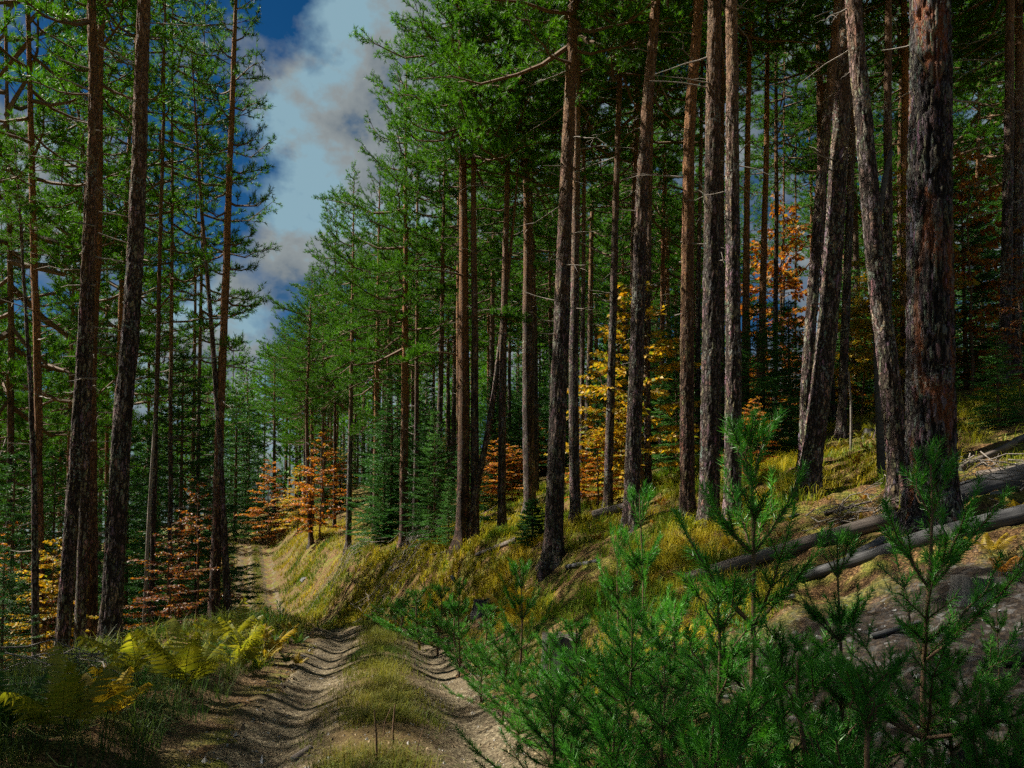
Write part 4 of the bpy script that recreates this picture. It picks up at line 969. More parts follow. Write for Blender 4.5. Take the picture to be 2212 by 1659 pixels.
# understory far up the slope and below the track
def understory():
    rng = random.Random(77); n = 0; tries = 0
    def clear(u, v, h):
        return not any(in_gap(u + q, v - h * f) for q in (-25, 0, 25) for f in (0.5, 0.8, 1.0))
    while n < 95 and tries < 4000:
        tries += 1
        right = rng.random() < 0.68
        y = rng.uniform(24, 85) if right else rng.uniform(17, 70)
        x = float(tx(y)) + (rng.uniform(4.5, 60) if right else -rng.uniform(5.0, 34))
        z = gz(x, y); u, v, d = project((x, y, z)); h = rng.uniform(3.0, 8.0)
        if u < -80 or u > 2300 or (not right and u > 460) or not clear(u, v, h * FPX / d): continue
        if right and 480 < u < 700: h = min(h, 4)
        if any((x - a) ** 2 + (y - b) ** 2 < 0.8 for a, b in PINES): continue
        t = thing('fir_tree', 'background fir in the understory up the slope' if right else 'background fir in the dark understory below the track', 'fir tree', (x, y, z - 0.05), rng.uniform(0, 6.28),
                  'understory firs up the slope' if right else 'understory firs below the track', (h / 5 * 1.15, h / 5 * 1.15, h / 5))
        a, c = (FIRS_LIGHT if rng.random() < 0.25 else FIRS)[rng.randrange(2)]; obj('trunk', a, t); obj('crown', c, t); n += 1
    n = 0
    while n < 26:
        right = rng.random() < 0.75; y = rng.uniform(24, 60); x = float(tx(y)) + (rng.uniform(5, 40) if right else -rng.uniform(6, 20))
        z = gz(x, y); u, v, d = project((x, y, z)); h = rng.uniform(2.5, 5.0)
        if u < 0 or u > 2211 or (not right and u > 430) or not clear(u, v, h * FPX / d): continue
        kd = rng.choice(['yellow', 'orange', 'orange']); k = rng.randrange(2)
        t = thing('beech_tree', ('background yellow beech' if kd == 'yellow' else 'background orange beech') + (' glowing far up the slope' if right else ' in the dark wood below the track'), 'beech tree', (x, y, z), rng.uniform(0, 6.28),
                  'background beeches ' + kd + (' up the slope' if right else ' below the track'), (h / 5 * 1.2, h / 5 * 1.2, h / 5))
        a, c = BEECH[kd][k]; obj('trunk', a, t); obj('crown', c, t); n += 1
understory()

# ------------------------------------------------------------------ pine saplings in the foreground
def sap(label, tip, base_v, k, d=None, lean=None, spin=0.0, w=1.0, name='pine_sapling'):
    """tip pixel and foot row; stands on the ground, height from the two"""
    u, v = tip
    b, dd = (ground_at(u - 0, base_v) if d is None else (on_ground(u, d), d))
    a, c, h0 = SAPS[k]
    top = at_depth(u, v, dd); hh = max(0.25, top[2] - b[2]); s = hh / h0
    t = thing(name, label, 'pine sapling', b, spin, None, (s * w, s * w, s))
    if lean: t.rotation_euler = (lean[1], lean[0], spin)
    obj('stem', a, t); obj('needles', c, t); return t
sap('tall open sapling with long bare stem before the three close trunks', (1628, 930), 1530, 0, d=3.7, spin=0.4, w=0.85)
sap('tall dense sapling whose top stands before the massive furrowed pine', (1984, 998), 1640, 1, d=3.1, spin=2.0, w=0.85)
sap('slim dark sapling between the two tallest saplings', (1804, 1160), 1500, 3, d=3.6, spin=1.0, w=0.8)
sap('small upright sapling near the sawn log at the frame edge', (2146, 1266), 1480, 3, d=3.9, spin=0.2, w=0.7)
sap('bright sunlit sapling reaching toward the track', (1244, 1345), 1560, 0, d=4.7, spin=1.2, w=1.25)
sap('bright sunlit sapling with visible brown stem, right of another', (1345, 1310), 1640, 1, d=4.1, spin=0.9, w=1.1)
sap('low sunlit sapling spreading at the bottom edge', (1430, 1440), 1700, 1, d=3.4, spin=3.0, w=1.35)
sap('slender dark sapling against the lone thick pine bank', (1382, 1066), 1420, 3, d=5.6, spin=2.2, w=0.7)
sap('thin dark sapling left of the slender one, behind the stump', (1332, 1150), 1400, 3, d=6.2, spin=0.6, w=0.7)
sap('dark sapling left of the stump beside a yellow fern', (1122, 1222), 1420, 2, d=7.0, spin=1.0, w=0.85)
sap('dark green sapling at the right rut edge', (1088, 1352), 1480, 1, d=6.3, spin=0.5, w=1.2)
sap('small sapling on the cut bank above the track bend', (992, 1256), 1360, 3, d=9.2, spin=0.3, w=0.9)
sap('bushy sapling low in front of the stump', (1195, 1370), 1480, 4, d=5.6, spin=0.9, w=1.1)
sap('dark sapling in shade below the tall open one', (1545, 1265), 1560, 2, d=3.4, spin=2.9, w=1.0)
sap('low dark sapling beneath the slim dark one', (1735, 1420), 1660, 4, d=3.0, spin=1.9, w=1.1)
sap('low dark sapling at the bottom beside the tall dense one', (1880, 1440), 1690, 4, d=2.7, spin=0.1, w=1.0)
sap('dark bushy sapling in the bottom corner', (2110, 1470), 1700, 4, d=2.9, spin=2.4, w=1.0)
sap('small dark sapling at the bottom under the tall open one', (1610, 1500), 1700, 4, d=2.9, spin=0.7, w=1.1)
sap('dark bushy sapling along the right track edge near the bend', (905, 1275), 1345, 4, d=12.5, spin=0.7, w=1.4)
sap('dark bushy sapling next along the right track edge', (948, 1268), 1350, 2, d=11.5, spin=1.9, w=1.5)
sap('sapling between the bend saplings and the rut', (985, 1300), 1390, 4, d=10.2, spin=0.2, w=1.4)
sap('sapling beside small black stump at the cut bank', (1048, 1310), 1400, 2, d=8.6, spin=2.7, w=1.2)
sap('greenish sapling among ferns on the left verge', (580, 1310), 1400, 4, d=12.5, spin=0.5, w=1.2)
sap('dark little sapling among grass on the left verge', (205, 1410), 1540, 3, d=7.8, spin=0.5, w=0.9)
sap('dark low sapling in the verge grass, left foreground', (322, 1475), 1560, 4, d=6.4, spin=1.5, w=0.9)
sap('yellowish little sapling where the left verge meets the bend', (608, 1298), 1370, 4, d=13.8, spin=2.5, w=1.0)

for lb, u, v, d, w in (
    ('low bushy sapling hugging the right rut at the bottom edge', 1190, 1490, 4.1, 1.0), ('bushy sapling between the two sunlit ones', 1300, 1430, 4.4, 1.1),
    ('bushy sapling at the bottom below the sunlit stem', 1330, 1560, 3.3, 1.0), 
    ('low bushy sapling at the bottom, right of the spreading one', 1530, 1560, 2.9, 1.0), ('bushy dark sapling left of the slim dark one', 1690, 1370, 3.7, 0.9),
    ('dark low sapling right of the tall dense one', 2040, 1400, 3.3, 0.9),
    ('dark bushy sapling right of the stump', 1410, 1330, 5.2, 1.1),
    ('bushy sapling under the slender dark one', 1450, 1300, 5.0, 1.0), ('small bushy sapling at the rut edge before the black stump', 1040, 1400, 7.4, 1.1),
    ('little bushy sapling near the right rut at mid track', 1120, 1440, 5.6, 1.0), ('bottom corner bushy sapling at frame edge', 2190, 1540, 2.8, 0.9),
    ('low bushy sapling along the bank, farthest toward the bend', 868, 1292, 13.6, 1.6)):
    sap(lb, (u, v), 1600, 5, d=d, spin=u * 0.7, w=w)

# ------------------------------------------------------------------ fallen logs, stumps, dead wood
def log_mesh(ln, r0, r1, seed, mat, cut=M_CUT, bend=0.03, sides=14, rough=0.10):
    """lies along local x from 0; both ends sawn"""
    rng = RS(seed); n = max(8, int(ln * 9)); t = np.linspace(0, 1, n); th = np.arange(sides) * 2 * np.pi / sides
    r = r0 + (r1 - r0) * t; x = t * ln
    yb = bend * ln * np.sin(t * math.pi) * rng.uniform(-0.4, 0.4); zb = bend * ln * np.sin(t * 2.6 + rng.rand() * 3) * 0.25
    R = r[:, None] * (1 + rough * 2 * (fbm(np.cos(th)[None] * 1.5 + seed, np.sin(th)[None] * 1.5, x[:, None] * 1.6, seed=seed) - 0.5) + rough * (vnoise(th[None] * 4, x[:, None] * 0.3 + seed, seed=seed) - 0.5))
    V = np.stack([np.repeat(x[:, None], sides, 1), yb[:, None] + R * np.cos(th), zb[:, None] + R * np.sin(th)], -1).reshape(-1, 3)
    i = np.arange(n - 1)[:, None] * sides; j = np.arange(sides)[None]; k = (j + 1) % sides
    F = np.stack([i + j, i + k, i + sides + k, i + sides + j], -1).reshape(-1, 4)
    g = Geo(); g.add(V, F, 0)
    for e, ox in ((0, -0.006), (n - 1, 0.006)):
        ring = V[e * sides:(e + 1) * sides]; c = ring.mean(0) + np.array([ox, 0, 0])
        tri = np.stack([np.arange(sides), (np.arange(sides) + 1) % sides, np.full(sides, sides)], 1)
        if e == 0: tri = tri[:, ::-1]
        g.add(np.vstack([ring, c]), tri, 1)
    return g.mesh('log', [mat, cut], True)
def log(label, a, b, r0, r1=None, mat=None, da=None, db=None, name='fallen_log', cat='log', lift=0.0, bend=0.03):
    pa = ground_at(*a)[0] if da is None else on_ground(a[0], da); pb = ground_at(*b)[0] if db is None else on_ground(b[0], db)
    r1 = r1 or r0 * 0.8
    pa = pa + UP * (r0 * 0.7 + lift); pb = pb + UP * (r1 * 0.7 + lift)
    v = Vector(pb - pa); me = log_mesh(v.length, r0, r1, int(a[0] + a[1]), mat or M_LOG, bend=bend)
    o = obj(name, me, None, pa, v.to_track_quat('X', 'Z').to_euler()); tag(o, label, cat); return o, pa, pb
log('long pale fallen log on the slope left of the massive pine', (1482, 1262), (1936, 1128), 0.075, 0.105)
log('dark grey fallen log below the long pale one, above the slate scree', (1730, 1258), (2040, 1160), 0.06, 0.085, M_LOGDARK)
big, pa, pb = log('big dark fallen log right of the massive pine with sawn branch stub', (2062, 1092), (2330, 1020), 0.145, 0.18, M_LOGDARK)
v_ = Vector(pb - pa)
st = obj('branch_stub', log_mesh(0.34, 0.085, 0.092, 77, M_LOGDARK, bend=0.0), big, (v_.length * 0.20, -0.30, -0.10), (0, 0.15, 1.25))
log('dark rotten log under the big one at the frame edge', (2048, 1166), (2300, 1105), 0.085, 0.10, M_LOGDARK)
log('short broken dark log wedged below the long pale one', (1838, 1212), (1908, 1172), 0.055, 0.05, M_LOGDARK)
log('slim peeled pole lying high up by the dense edge fir', (2070, 1018), (2190, 962), 0.05, 0.055)
log('second peeled pole end to end with the slim one by the fir', (2192, 958), (2330, 905), 0.05, 0.05)
log('pale flat log beyond the big dark log', (2110, 1035), (2330, 1000), 0.06, 0.07)
log('sawn grey log end at the lower frame edge', (2158, 1432), (2330, 1428), 0.075, 0.08, M_LOG)
log('bleached split log on the slope below the pale lit pine', (1030, 1204), (1116, 1172), 0.07, 0.09)
log('weathered log lying behind the tilted pine', (1282, 1124), (1352, 1104), 0.13, 0.12)
log('long thin pole lying down the slope toward the track bend', (846, 1236), (968, 1174), 0.045, 0.035)
log('dark thin log among the grass below the lone thick pine', (1225, 1230), (1292, 1214), 0.05, 0.04, M_LOGDARK)
log('thin log lying uphill of the slim straight pine', (1090, 1132), (1160, 1108), 0.08, 0.07)
log('dark mossy log at the foot of the edge pine', (880, 1172), (960, 1154), 0.12, 0.10, M_LOGDARK)
log('short stick lying on the track at the bottom edge', (633, 1650), (672, 1622), 0.034, 0.03, name='fallen_branch', cat='stick')
log('pale stick beside the right rut near the sunlit saplings', (1158, 1622), (1172, 1592), 0.014, 0.01, name='fallen_branch', cat='stick')
log('thin bleached stick across the slope above the bend', (930, 1200), (985, 1186), 0.025, 0.015, name='fallen_branch', cat='stick')
log('pale stick pointing down the bank left of the edge pine', (800, 1222), (850, 1192), 0.04, 0.03, name='fallen_branch', cat='stick')
log('dark branch crossing grass left of the stout leaning pine', (1640, 1140), (1725, 1112), 0.02, 0.014, M_LOGDARK, name='fallen_branch', cat='stick')
log('thin grey branch in grass between stout leaning and massive pine', (1780, 1112), (1880, 1084), 0.022, 0.016, name='fallen_branch', cat='stick')
log('bare branch lying on the scree below the grey log', (1880, 1380), (1985, 1345), 0.022, 0.014, M_LOGDARK, name='fallen_branch', cat='stick')
log('short grey branch on scree at the foot of slim dark sapling', (1840, 1510), (1885, 1470), 0.02, 0.014, name='fallen_branch', cat='stick')
log('thin pale branch above the big dark log', (2075, 1060), (2150, 1020), 0.02, 0.012, name='fallen_branch', cat='stick')

def stump(label, u, v, wpx, hpx, seed, d=None):
    b, d = ground_at(u, v) if d is None else (on_ground(u, d), d)
    r = wpx * d / FPX / 2; h = hpx * d / FPX; sides, rings = 28, 12; rng = RS(seed)
    th = np.arange(sides) * 2 * np.pi / sides; t = np.linspace(0, 1, rings); z = -0.12 + (h + 0.12) * t
    R = r * (1 + 0.35 * np.exp(-np.clip(z, 0, 9) / (0.3 * h))[:, None] * (0.6 + 0.4 * np.sin(th * 5 + seed))[None] + 0.10 * (fbm(np.cos(th)[None] * 4, np.sin(th)[None] * 4 + seed, z[:, None] * 2, seed=seed) - 0.5))
    zz = z[:, None] + (t[:, None] ** 4) * (vnoise(th[None] * 3 + seed, z[:, None] * 0, seed=seed) - 0.4) * h * 0.22
    V = np.stack([R * np.cos(th), R * np.sin(th), zz], -1).reshape(-1, 3)
    i = np.arange(rings - 1)[:, None] * sides; j = np.arange(sides)[None]; k = (j + 1) % sides
    g = Geo(); g.add(V, np.stack([i + j, i + k, i + sides + k, i + sides + j], -1).reshape(-1, 4))
    t_ = thing('tree_stump', label, 'stump', b); obj('wood', g.mesh('stump', [M_STUMP], True), t_)
    ring = V[-sides:]; n2 = 5; VV = [ring * np.array([1, 1, 1])]
    for q in range(1, n2): VV.append(np.concatenate([ring[:, :2] * (1 - q / n2), (ring[:, 2] - 0.02 * q * rng.rand(sides) * h * 3)[:, None]], 1))
    VV = np.concatenate(VV); i = np.arange(n2 - 1)[:, None] * sides
    g = Geo(); g.add(VV, np.stack([i + j, i + k, i + sides + k, i + sides + j], -1).reshape(-1, 4))
    c = VV[-sides:].mean(0); g.add(np.vstack([VV[-sides:], c]), np.stack([np.arange(sides), (np.arange(sides) + 1) % sides, np.full(sides, sides)], 1))
    obj('cut_top', g.mesh('stump_top', [M_STUMPTOP], True), t_)
stump('grey cut stump behind the bright sunlit saplings', 1212, 1372, 82, 80, 3, d=7.6)
stump('small black rotten stump on the cut bank', 1043, 1325, 42, 28, 5)
stump('dark broad stump beside the tall dense sapling', 2100, 1300, 80, 52, 8)
stump('tiny far stump on the slope between leaning pine and pair', 1876, 940, 24, 13, 9)

def dead_pole(label, pts, w, d=None, name='dead_snag', cat='dead trunk', mat=None, d_off=0.0, sides=9):
    b, d = ground_at(*pts[0]) if d is None else (on_ground(pts[0][0], d), d)
    P = [b - UP * 0.2] + [at_depth(u, v, d) for u, v in pts[1:]]; P = np.array(P)
    k = np.linspace(0, len(P) - 1, 24); Q = np.stack([np.interp(k, np.arange(len(P)), P[:, c]) for c in range(3)], 1)
    for _ in range(3): Q[1:-1] = 0.25 * Q[:-2] + 0.5 * Q[1:-1] + 0.25 * Q[2:]
    r = w * d / FPX / 2; g = Geo(); rr = r * np.linspace(1, 0.55, 24); rr[-1] *= 0.2; V, F = tube(Q - b, rr, sides); V += RS(int(w * 9)).randn(*V.shape) * r * 0.06
    g.add(V, F); return tag(obj(name, g.mesh(name, [mat or M_DEADLIMB], True), None, b), label, cat)
dead_pole('thin grey broken snag standing before the tall dark fir', [(314, 1330), (318, 1180), (328, 1000), (334, 918)], 9, d=13.5)
dead_pole('bent bare grey dead trunk leaning against the bending pine', [(1905, 1000), (1888, 625), (1896, 470), (1912, 375), (1926, 322)], 17, d=11.5, mat=M_LOGDARK)
dead_pole('slim bare sapling stem left of the bending pine', [(1838, 1000), (1838, 880), (1832, 800)], 6, d=15)
dead_pole('upright dry brown stem in the grassy middle of the track', [(814, 1652), (813, 1590), (808, 1532)], 6, name='dry_stem', cat='dry stem', mat=M_LIMB, sides=5)
dead_pole('crooked dry brown stem right of the upright one on the track', [(848, 1612), (849, 1570), (853, 1520)], 6, name='dry_stem', cat='dry stem', mat=M_LIMB, sides=5)
dead_pole('thin slanting dry stem nearest the right rut', [(896, 1656), (902, 1610), (916, 1568)], 3, name='dry_stem', cat='dry stem', mat=M_LIMB, sides=5)
dead_pole('thin dry stem left of the crooked one', [(826, 1600), (830, 1560), (846, 1525)], 2.5, name='dry_stem', cat='dry stem', mat=M_LIMB, sides=5)

def brush_heap(label, u, v, R, n, seed):
    b, d = ground_at(u, v); rng = RS(seed); g = Geo()
    for i in range(n):
        a = rng.rand() * 6.28; c = np.array([rng.randn() * R * 0.4, rng.randn() * R * 0.4, 0.03 + rng.rand() * R * 0.3]); l = R * rng.uniform(0.3, 1.0)
        dd = np.array([math.cos(a), math.sin(a), rng.uniform(-0.15, 0.4)]); t = np.linspace(-0.5, 0.5, 5)[:, None]
        p = c + t * dd * l + rng.randn(5, 3) * 0.025; p[:, 2] += [gz(b[0] + q[0], b[1] + q[1]) - b[2] for q in p]
        g.add(*tube(p, np.linspace(0.010, 0.003, 5), 4))
        for q in range(2):
            s = p[2 + q]; e = nrm(dd + rng.randn(3) * 0.6); g.add(*tube(np.array([s, s + e * l * 0.15, s + e * l * 0.28]), [0.004, 0.003, 0.0015], 3))
    o = obj('brushwood_heap', g.mesh('brushwood', [M_TWIG], True), None, b); tag(o, label, 'brushwood'); o['kind'] = 'stuff'
brush_heap('bare grey twigs heaped at the foot of the pine trio', 140, 1470, 0.9, 26, 1)
brush_heap('thin dark twigs heaped left of the massive pine base', 1880, 1120, 0.8, 30, 2)
brush_heap('dead branches heaped above the big dark log', 2130, 1050, 1.1, 34, 3)
brush_heap('bleached brushwood strewn on the bank under the edge pines', 770, 1200, 2.2, 40, 4)
brush_heap('bleached brushwood lying below the stout brown pine', 900, 1195, 2.4, 46, 5)

# ------------------------------------------------------------------ ferns
def fern(label, u, v, hpx, kind, n=7, d=None, seed=0, spread=1.0, group=None):
    b, d = ground_at(u, v) if d is None else (on_ground(u, d), d)
    s = hpx * d / FPX / 0.52; rng = random.Random(int(u * 3 + v))
    t = thing('fern', label, 'fern', b, rng.uniform(0, 6.28), group, s)
    for i in range(n):
        o = obj('frond', FRONDS[kind][rng.randrange(2)], t, (rng.uniform(-.03, .03), rng.uniform(-.03, .03), 0), (rng.uniform(-.25, .25), rng.uniform(-0.35, 0.3) , i * 6.283 / n + rng.uniform(-.3, .3)))
        k = rng.uniform(0.7, 1.1); o.scale = (k * spread, k, k)
fern('large yellow-green fern with broad fronds beside the thick grey pine', 408, 1500, 125, 'green', 8)
fern('arching green fern at the lower corner of the verge', 150, 1600, 150, 'green', 7)
fern('dark fern cut by the frame edge in the lower corner', 12, 1600, 120, 'dark', 7)
fern('upright fern close to the thick grey pine foot', 300, 1480, 120, 'green', 5)
fern('golden fern leaning from the corner verge', 240, 1570, 110, 'yellow', 5)
fern('pale green fern farther along the verge before rust bush', 500, 1400, 75, 'green', 7)
fern('yellow-green fern on the verge right of the large one', 520, 1448, 80, 'green', 8)
fern('small golden fern at the track edge by the bend', 590, 1420, 50, 'yellow', 7)
fern('dark green fern low on the verge right of the rust bush', 555, 1455, 32, 'dark', 6)
fern('pale fern beyond the verge near the bare pine', 470, 1380, 40, 'green', 6)
fern('golden fern on the verge where it meets the bend', 625, 1385, 35, 'yellow', 7)
fern('tall yellow fern standing between stump and dark sapling', 1112, 1352, 75, 'yellow', 4)
fern('orange fern in grass right of the slender dark sapling', 1405, 1272, 40, 'yellow', 5)
fern('pale fern at the foot of the leftmost of three trunks', 1495, 1150, 34, 'green', 5)
fern('golden fern in front of the middle of three trunks', 1572, 1192, 36, 'yellow', 5)
fern('golden fern on the slope below the big log at frame edge', 2140, 1200, 48, 'yellow', 5)
fern('rusty fern below the golden one at frame edge', 2160, 1245, 46, 'rust', 5)
fern('yellow fern draping before the big dark log', 2196, 1110, 36, 'yellow', 5)
fern('rust fern in grass between crossing pair and massive pine', 1850, 1010, 22, 'rust', 6)
fern('rust fern lying at the lit sapling foot beside the track', 1180, 1560, 30, 'rust', 6)
frng = random.Random(5)
for i in range(34):
    u = frng.uniform(1700, 1960); v = frng.uniform(860, 985)
    fern('yellowing fern in the bank of ferns on the slope behind the leaning pines', u, v, frng.uniform(14, 26), frng.choice(['green', 'yellow', 'green']), 5, group='ferns behind the leaning pines')
for i in range(26):
    u = frng.uniform(420, 650); v = frng.uniform(1385, 1470) - (u - 420) * 0.12
    fern('small yellow-green fern crowding the verge left of the ruts', u, v, frng.uniform(16, 32), frng.choice(['green', 'yellow', 'dark', 'green']), 6, group='small verge ferns')
for i in range(22):
    u = frng.uniform(1220, 2000); v = frng.uniform(1080, 1190)
    fern('small golden fern scattered in the sunny slope grass', u, v, frng.uniform(10, 20), frng.choice(['yellow', 'rust', 'yellow']), 5, group='small slope ferns')

# ------------------------------------------------------------------ stones
def stone_mesh(seed):
    rng = RS(seed); n = 7; th = np.sort(rng.rand(n)) * 6.283 + 0.2; r = 0.5 * (0.6 + 0.6 * rng.rand(n))
    x, y = r * np.cos(th) * 1.35, r * np.sin(th) * 0.8; g = Geo()
    tilt = rng.uniform(-0.12, 0.12, 2); top = 0.16 + tilt[0] * x + tilt[1] * y
    V = np.concatenate([np.stack([x * 1.05, y * 1.05, np.full(n, -0.25)], 1), np.stack([x * 1.08, y * 1.08, top * 0.4], 1), np.stack([x * 0.9, y * 0.9, top], 1)])
    j = np.arange(n); k = (j + 1) % n
    g.add(V, np.concatenate([np.stack([j, k, n + k, n + j], 1), np.stack([n + j, n + k, 2 * n + k, 2 * n + j], 1)]))
    c = np.array([[0, 0, top.mean() + 0.015]]); g.add(np.vstack([V[2 * n:], c]), np.stack([j, k, np.full(n, n)], 1))
    return g.mesh('slate_stone', [M_SLATE], False)
STONES = [stone_mesh(700 + k) for k in range(8)]
def stone(label, u, v, wpx, group=None, rng=random.Random(3)):
    b, d = ground_at(u, v); s = wpx * d / FPX / 1.25
    e = 0.15; sx = (gz(b[0] + e, b[1]) - gz(b[0] - e, b[1])) / (2 * e); sy = (gz(b[0], b[1] + e) - gz(b[0], b[1] - e)) / (2 * e)
    o = obj('slate_stone', STONES[rng.randrange(8)], None, b, (math.atan(sy) + rng.uniform(-.25, .25), -math.atan(sx) + rng.uniform(-.25, .25), rng.uniform(0, 6.28)), s)
    tag(o, label, 'stone', group)
for lb, u, v, w in (('flat pale slate slab between tall open and slim dark sapling', 1700, 1292, 26), ('pale slate slab low on scree left of the slim dark sapling', 1640, 1315, 30),
                    ('broad pale slate slab beneath the slim dark sapling', 1815, 1450, 46), ('white slate chip left of the tall open sapling stem', 1564, 1410, 22),
                    ('slate slab at the foot of the tall open sapling', 1620, 1480, 34), ('long pale slate shard at the bottom near slim dark sapling', 1760, 1570, 40),
                    ('grey slate standing on the cut bank by the far track', 655, 1255, 24), ('pale flat slate set in the cut bank above the bend', 980, 1250, 22),
                    ('dark pointed stone in the left rut', 690, 1468, 20), ('dark flat stone at the left rut edge before the bend', 648, 1418, 20),
                    ('pale stone slab in the left rut at the bottom', 560, 1650, 50), ('flat stone at the rut edge bottom centre', 720, 1640, 40)):
    stone(lb, u, v, w)
srng = random.Random(9)
for i in range(90):
    u = srng.uniform(1480, 2190); v = srng.uniform(1300, 1655)
    stone('small pale slate chip on the dark scree among the saplings', u, v, srng.uniform(6, 20) * (0.6 + (v - 1250) / 500), 'slate chips on the scree')
for i in range(75):
    u = srng.uniform(560, 1120); v = srng.uniform(1350, 1650)
    stone('small flat stone lying on the bare track soil', u, v, srng.uniform(4, 12) * (0.4 + (v - 1300) / 350), 'small stones on the track')

# ------------------------------------------------------------------ grass, litter (nobody could count them)
def blades(P, hgt, wid, rng, c0, c1, lean=0.5, az=None):
    n = len(P); az = rng.rand(n) * 6.283 if az is None else az
    h = np.stack([np.cos(az), np.sin(az), np.zeros(n)], 1); sd = np.stack([-np.sin(az), np.cos(az), np.zeros(n)], 1) * (wid * 0.5)[:, None]
    le = lean * (0.4 + 1.0 * rng.rand(n)); m = P + h * (hgt * le * 0.25)[:, None] + UP * (hgt * 0.60)[:, None]
    tip = P + h * (hgt * le * 1.0)[:, None] + UP * (hgt * (1.0 - 0.55 * np.clip(le - 0.3, 0, 1)))[:, None]
    V = np.stack([P - sd, P + sd, m + sd * 0.8, m - sd * 0.8, tip], 1).reshape(-1, 3); b = np.arange(n)[:, None] * 5
    F = np.concatenate([b + np.array([0, 1, 2]), b + np.array([0, 2, 3]), b + np.array([3, 2, 4])])
    f = rng.rand(n)[:, None]; c = c0 * (1 - f) + c1 * f
    return V, F, np.repeat(c, 5, 0)
def grass():
    rng = RS(31); g = Geo(); tot = 0
    def tufts(x, y, per, hr, wr, ca, cb, lean, rad):
        nonlocal tot
        n = len(x)
        if not n: return
        k = per; r = rad * np.sqrt(rng.rand(n, k)); a = rng.rand(n, k) * 6.283
        px, py = (x[:, None] + r * np.cos(a)).ravel(), (y[:, None] + r * np.sin(a)).ravel()
        P = np.stack([px, py, surf(px, py) - 0.01], 1)
        hs = np.repeat(rng.uniform(hr[0], hr[1], n), k) * rng.uniform(0.5, 1.15, n * k); ws = rng.uniform(wr[0], wr[1], n * k)
        tone = np.repeat(np.clip(rng.rand(n) * 0.7 + fbm(x * 0.7, y * 0.7, seed=81, o=3) * 2.2 - 0.95, 0, 1), k)[:, None]
        az = a.ravel() + rng.randn(n * k) * 0.7
        c = np.asarray(ca) * (1 - tone) + np.asarray(cb) * tone
        V, F, C = blades(P, hs, ws, rng, c * 0.7, c * 1.35, lean, az); g.add(V, F, 0, C); tot += len(F)
    # left verge: long dark arching sedge
    y = 2.2 + 17 * rng.rand(1000) ** 1.3; s = -(1.45 + 2.8 * rng.rand(1000) ** 0.9); x = tx(y) + s
    near = y < 9
    tufts(x[near], y[near], 26, (0.10, 0.46), (0.003, 0.007), (0.016, 0.07, 0.012), (0.09, 0.12, 0.03), 1.15, 0.09)
    tufts(x[~near], y[~near], 14, (0.10, 0.42), (0.008, 0.013), (0.04, 0.09, 0.012), (0.19, 0.19, 0.03), 0.8, 0.14)
    y = 16 + 45 * rng.rand(500); s = -(1.5 + 2.6 * rng.rand(500)); tufts(tx(y) + s, y, 12, (0.2, 0.45), (0.018, 0.03), (0.06, 0.11, 0.012), (0.22, 0.20, 0.03), 0.7, 0.25)
    # middle ridge of the track
    y = 3.0 + 15 * rng.rand(1100) ** 1.2; s = rng.randn(1100) * 0.22; x = tx(y) + s
    keep = fbm(x * 1.1, y * 1.1, seed=61) > 0.40; tufts(x[keep], y[keep], 18, (0.05, 0.19), (0.003, 0.007), (0.04, 0.09, 0.014), (0.17, 0.17, 0.03), 0.9, 0.10)
    y = 3.4 + 3.8 * rng.rand(520); s = rng.randn(520) * 0.24; x = tx(y) + s
    keep = fbm(x * 1.3, y * 1.3, seed=69) > 0.42; tufts(x[keep], y[keep], 22, (0.04, 0.17), (0.002, 0.005), (0.03, 0.09, 0.012), (0.20, 0.17, 0.04), 1.1, 0.09)
    # right verge
    y = 4.5 + 14 * rng.rand(420); s = 1.2 + 0.9 * rng.rand(420); x = tx(y) + s
    keep = fbm(x * 1.0, y * 1.0, seed=62) > 0.47; tufts(x[keep], y[keep], 18, (0.08, 0.28), (0.004, 0.008), (0.06, 0.11, 0.012), (0.24, 0.20, 0.03), 0.8, 0.12)
    # sunny slope: clumps of yellow-green
    n = 9000; y = 7.0 + 34 * rng.rand(n) ** 1.25; s = 2.0 + 14 * rng.rand(n) ** 1.1; x = tx(y) + s
    u = CU + FPX * x / y; ok = (u > 500) & (u < 2300) & (scree_mask(x, y) < 0.25)
    dens = fbm(x * 0.55, y * 0.55, seed=63); ok &= dens > 0.43 + 0.16 * rng.rand(n)
    far = y > 15
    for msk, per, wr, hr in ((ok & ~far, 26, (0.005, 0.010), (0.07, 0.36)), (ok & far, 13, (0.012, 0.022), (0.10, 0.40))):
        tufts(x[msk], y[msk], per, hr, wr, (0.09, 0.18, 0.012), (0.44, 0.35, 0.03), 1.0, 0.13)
    y = 9.5 + 11 * rng.rand(2600); x = -0.8 + 7.5 * rng.rand(2600); u = CU + FPX * x / y
    keep = (fbm(x * 0.8, y * 0.8, seed=68) > 0.52) & (x - tx(y) > 2.2) & (u > 1000) & (scree_mask(x, y) < 0.2); tufts(x[keep], y[keep], 26, (0.10, 0.42), (0.005, 0.010), (0.10, 0.19, 0.012), (0.46, 0.36, 0.03), 1.05, 0.12)
    y = 14 + 50 * rng.rand(2200); s = 1.5 + 5 * rng.rand(2200); x = tx(y) + s
    keep = fbm(x * 0.5, y * 0.5, seed=64) > 0.47; tufts(x[keep], y[keep], 9, (0.15, 0.40), (0.02, 0.035), (0.14, 0.15, 0.015), (0.34, 0.27, 0.03), 0.7, 0.25)
    # far track: grassy crown and edges
    y = 17 + 50 * rng.rand(900); s_ = rng.randn(900) * 0.16; tufts(tx(y) + s_, y, 8, (0.08, 0.2), (0.012, 0.03), (0.06, 0.11, 0.012), (0.20, 0.18, 0.03), 0.8, 0.15)
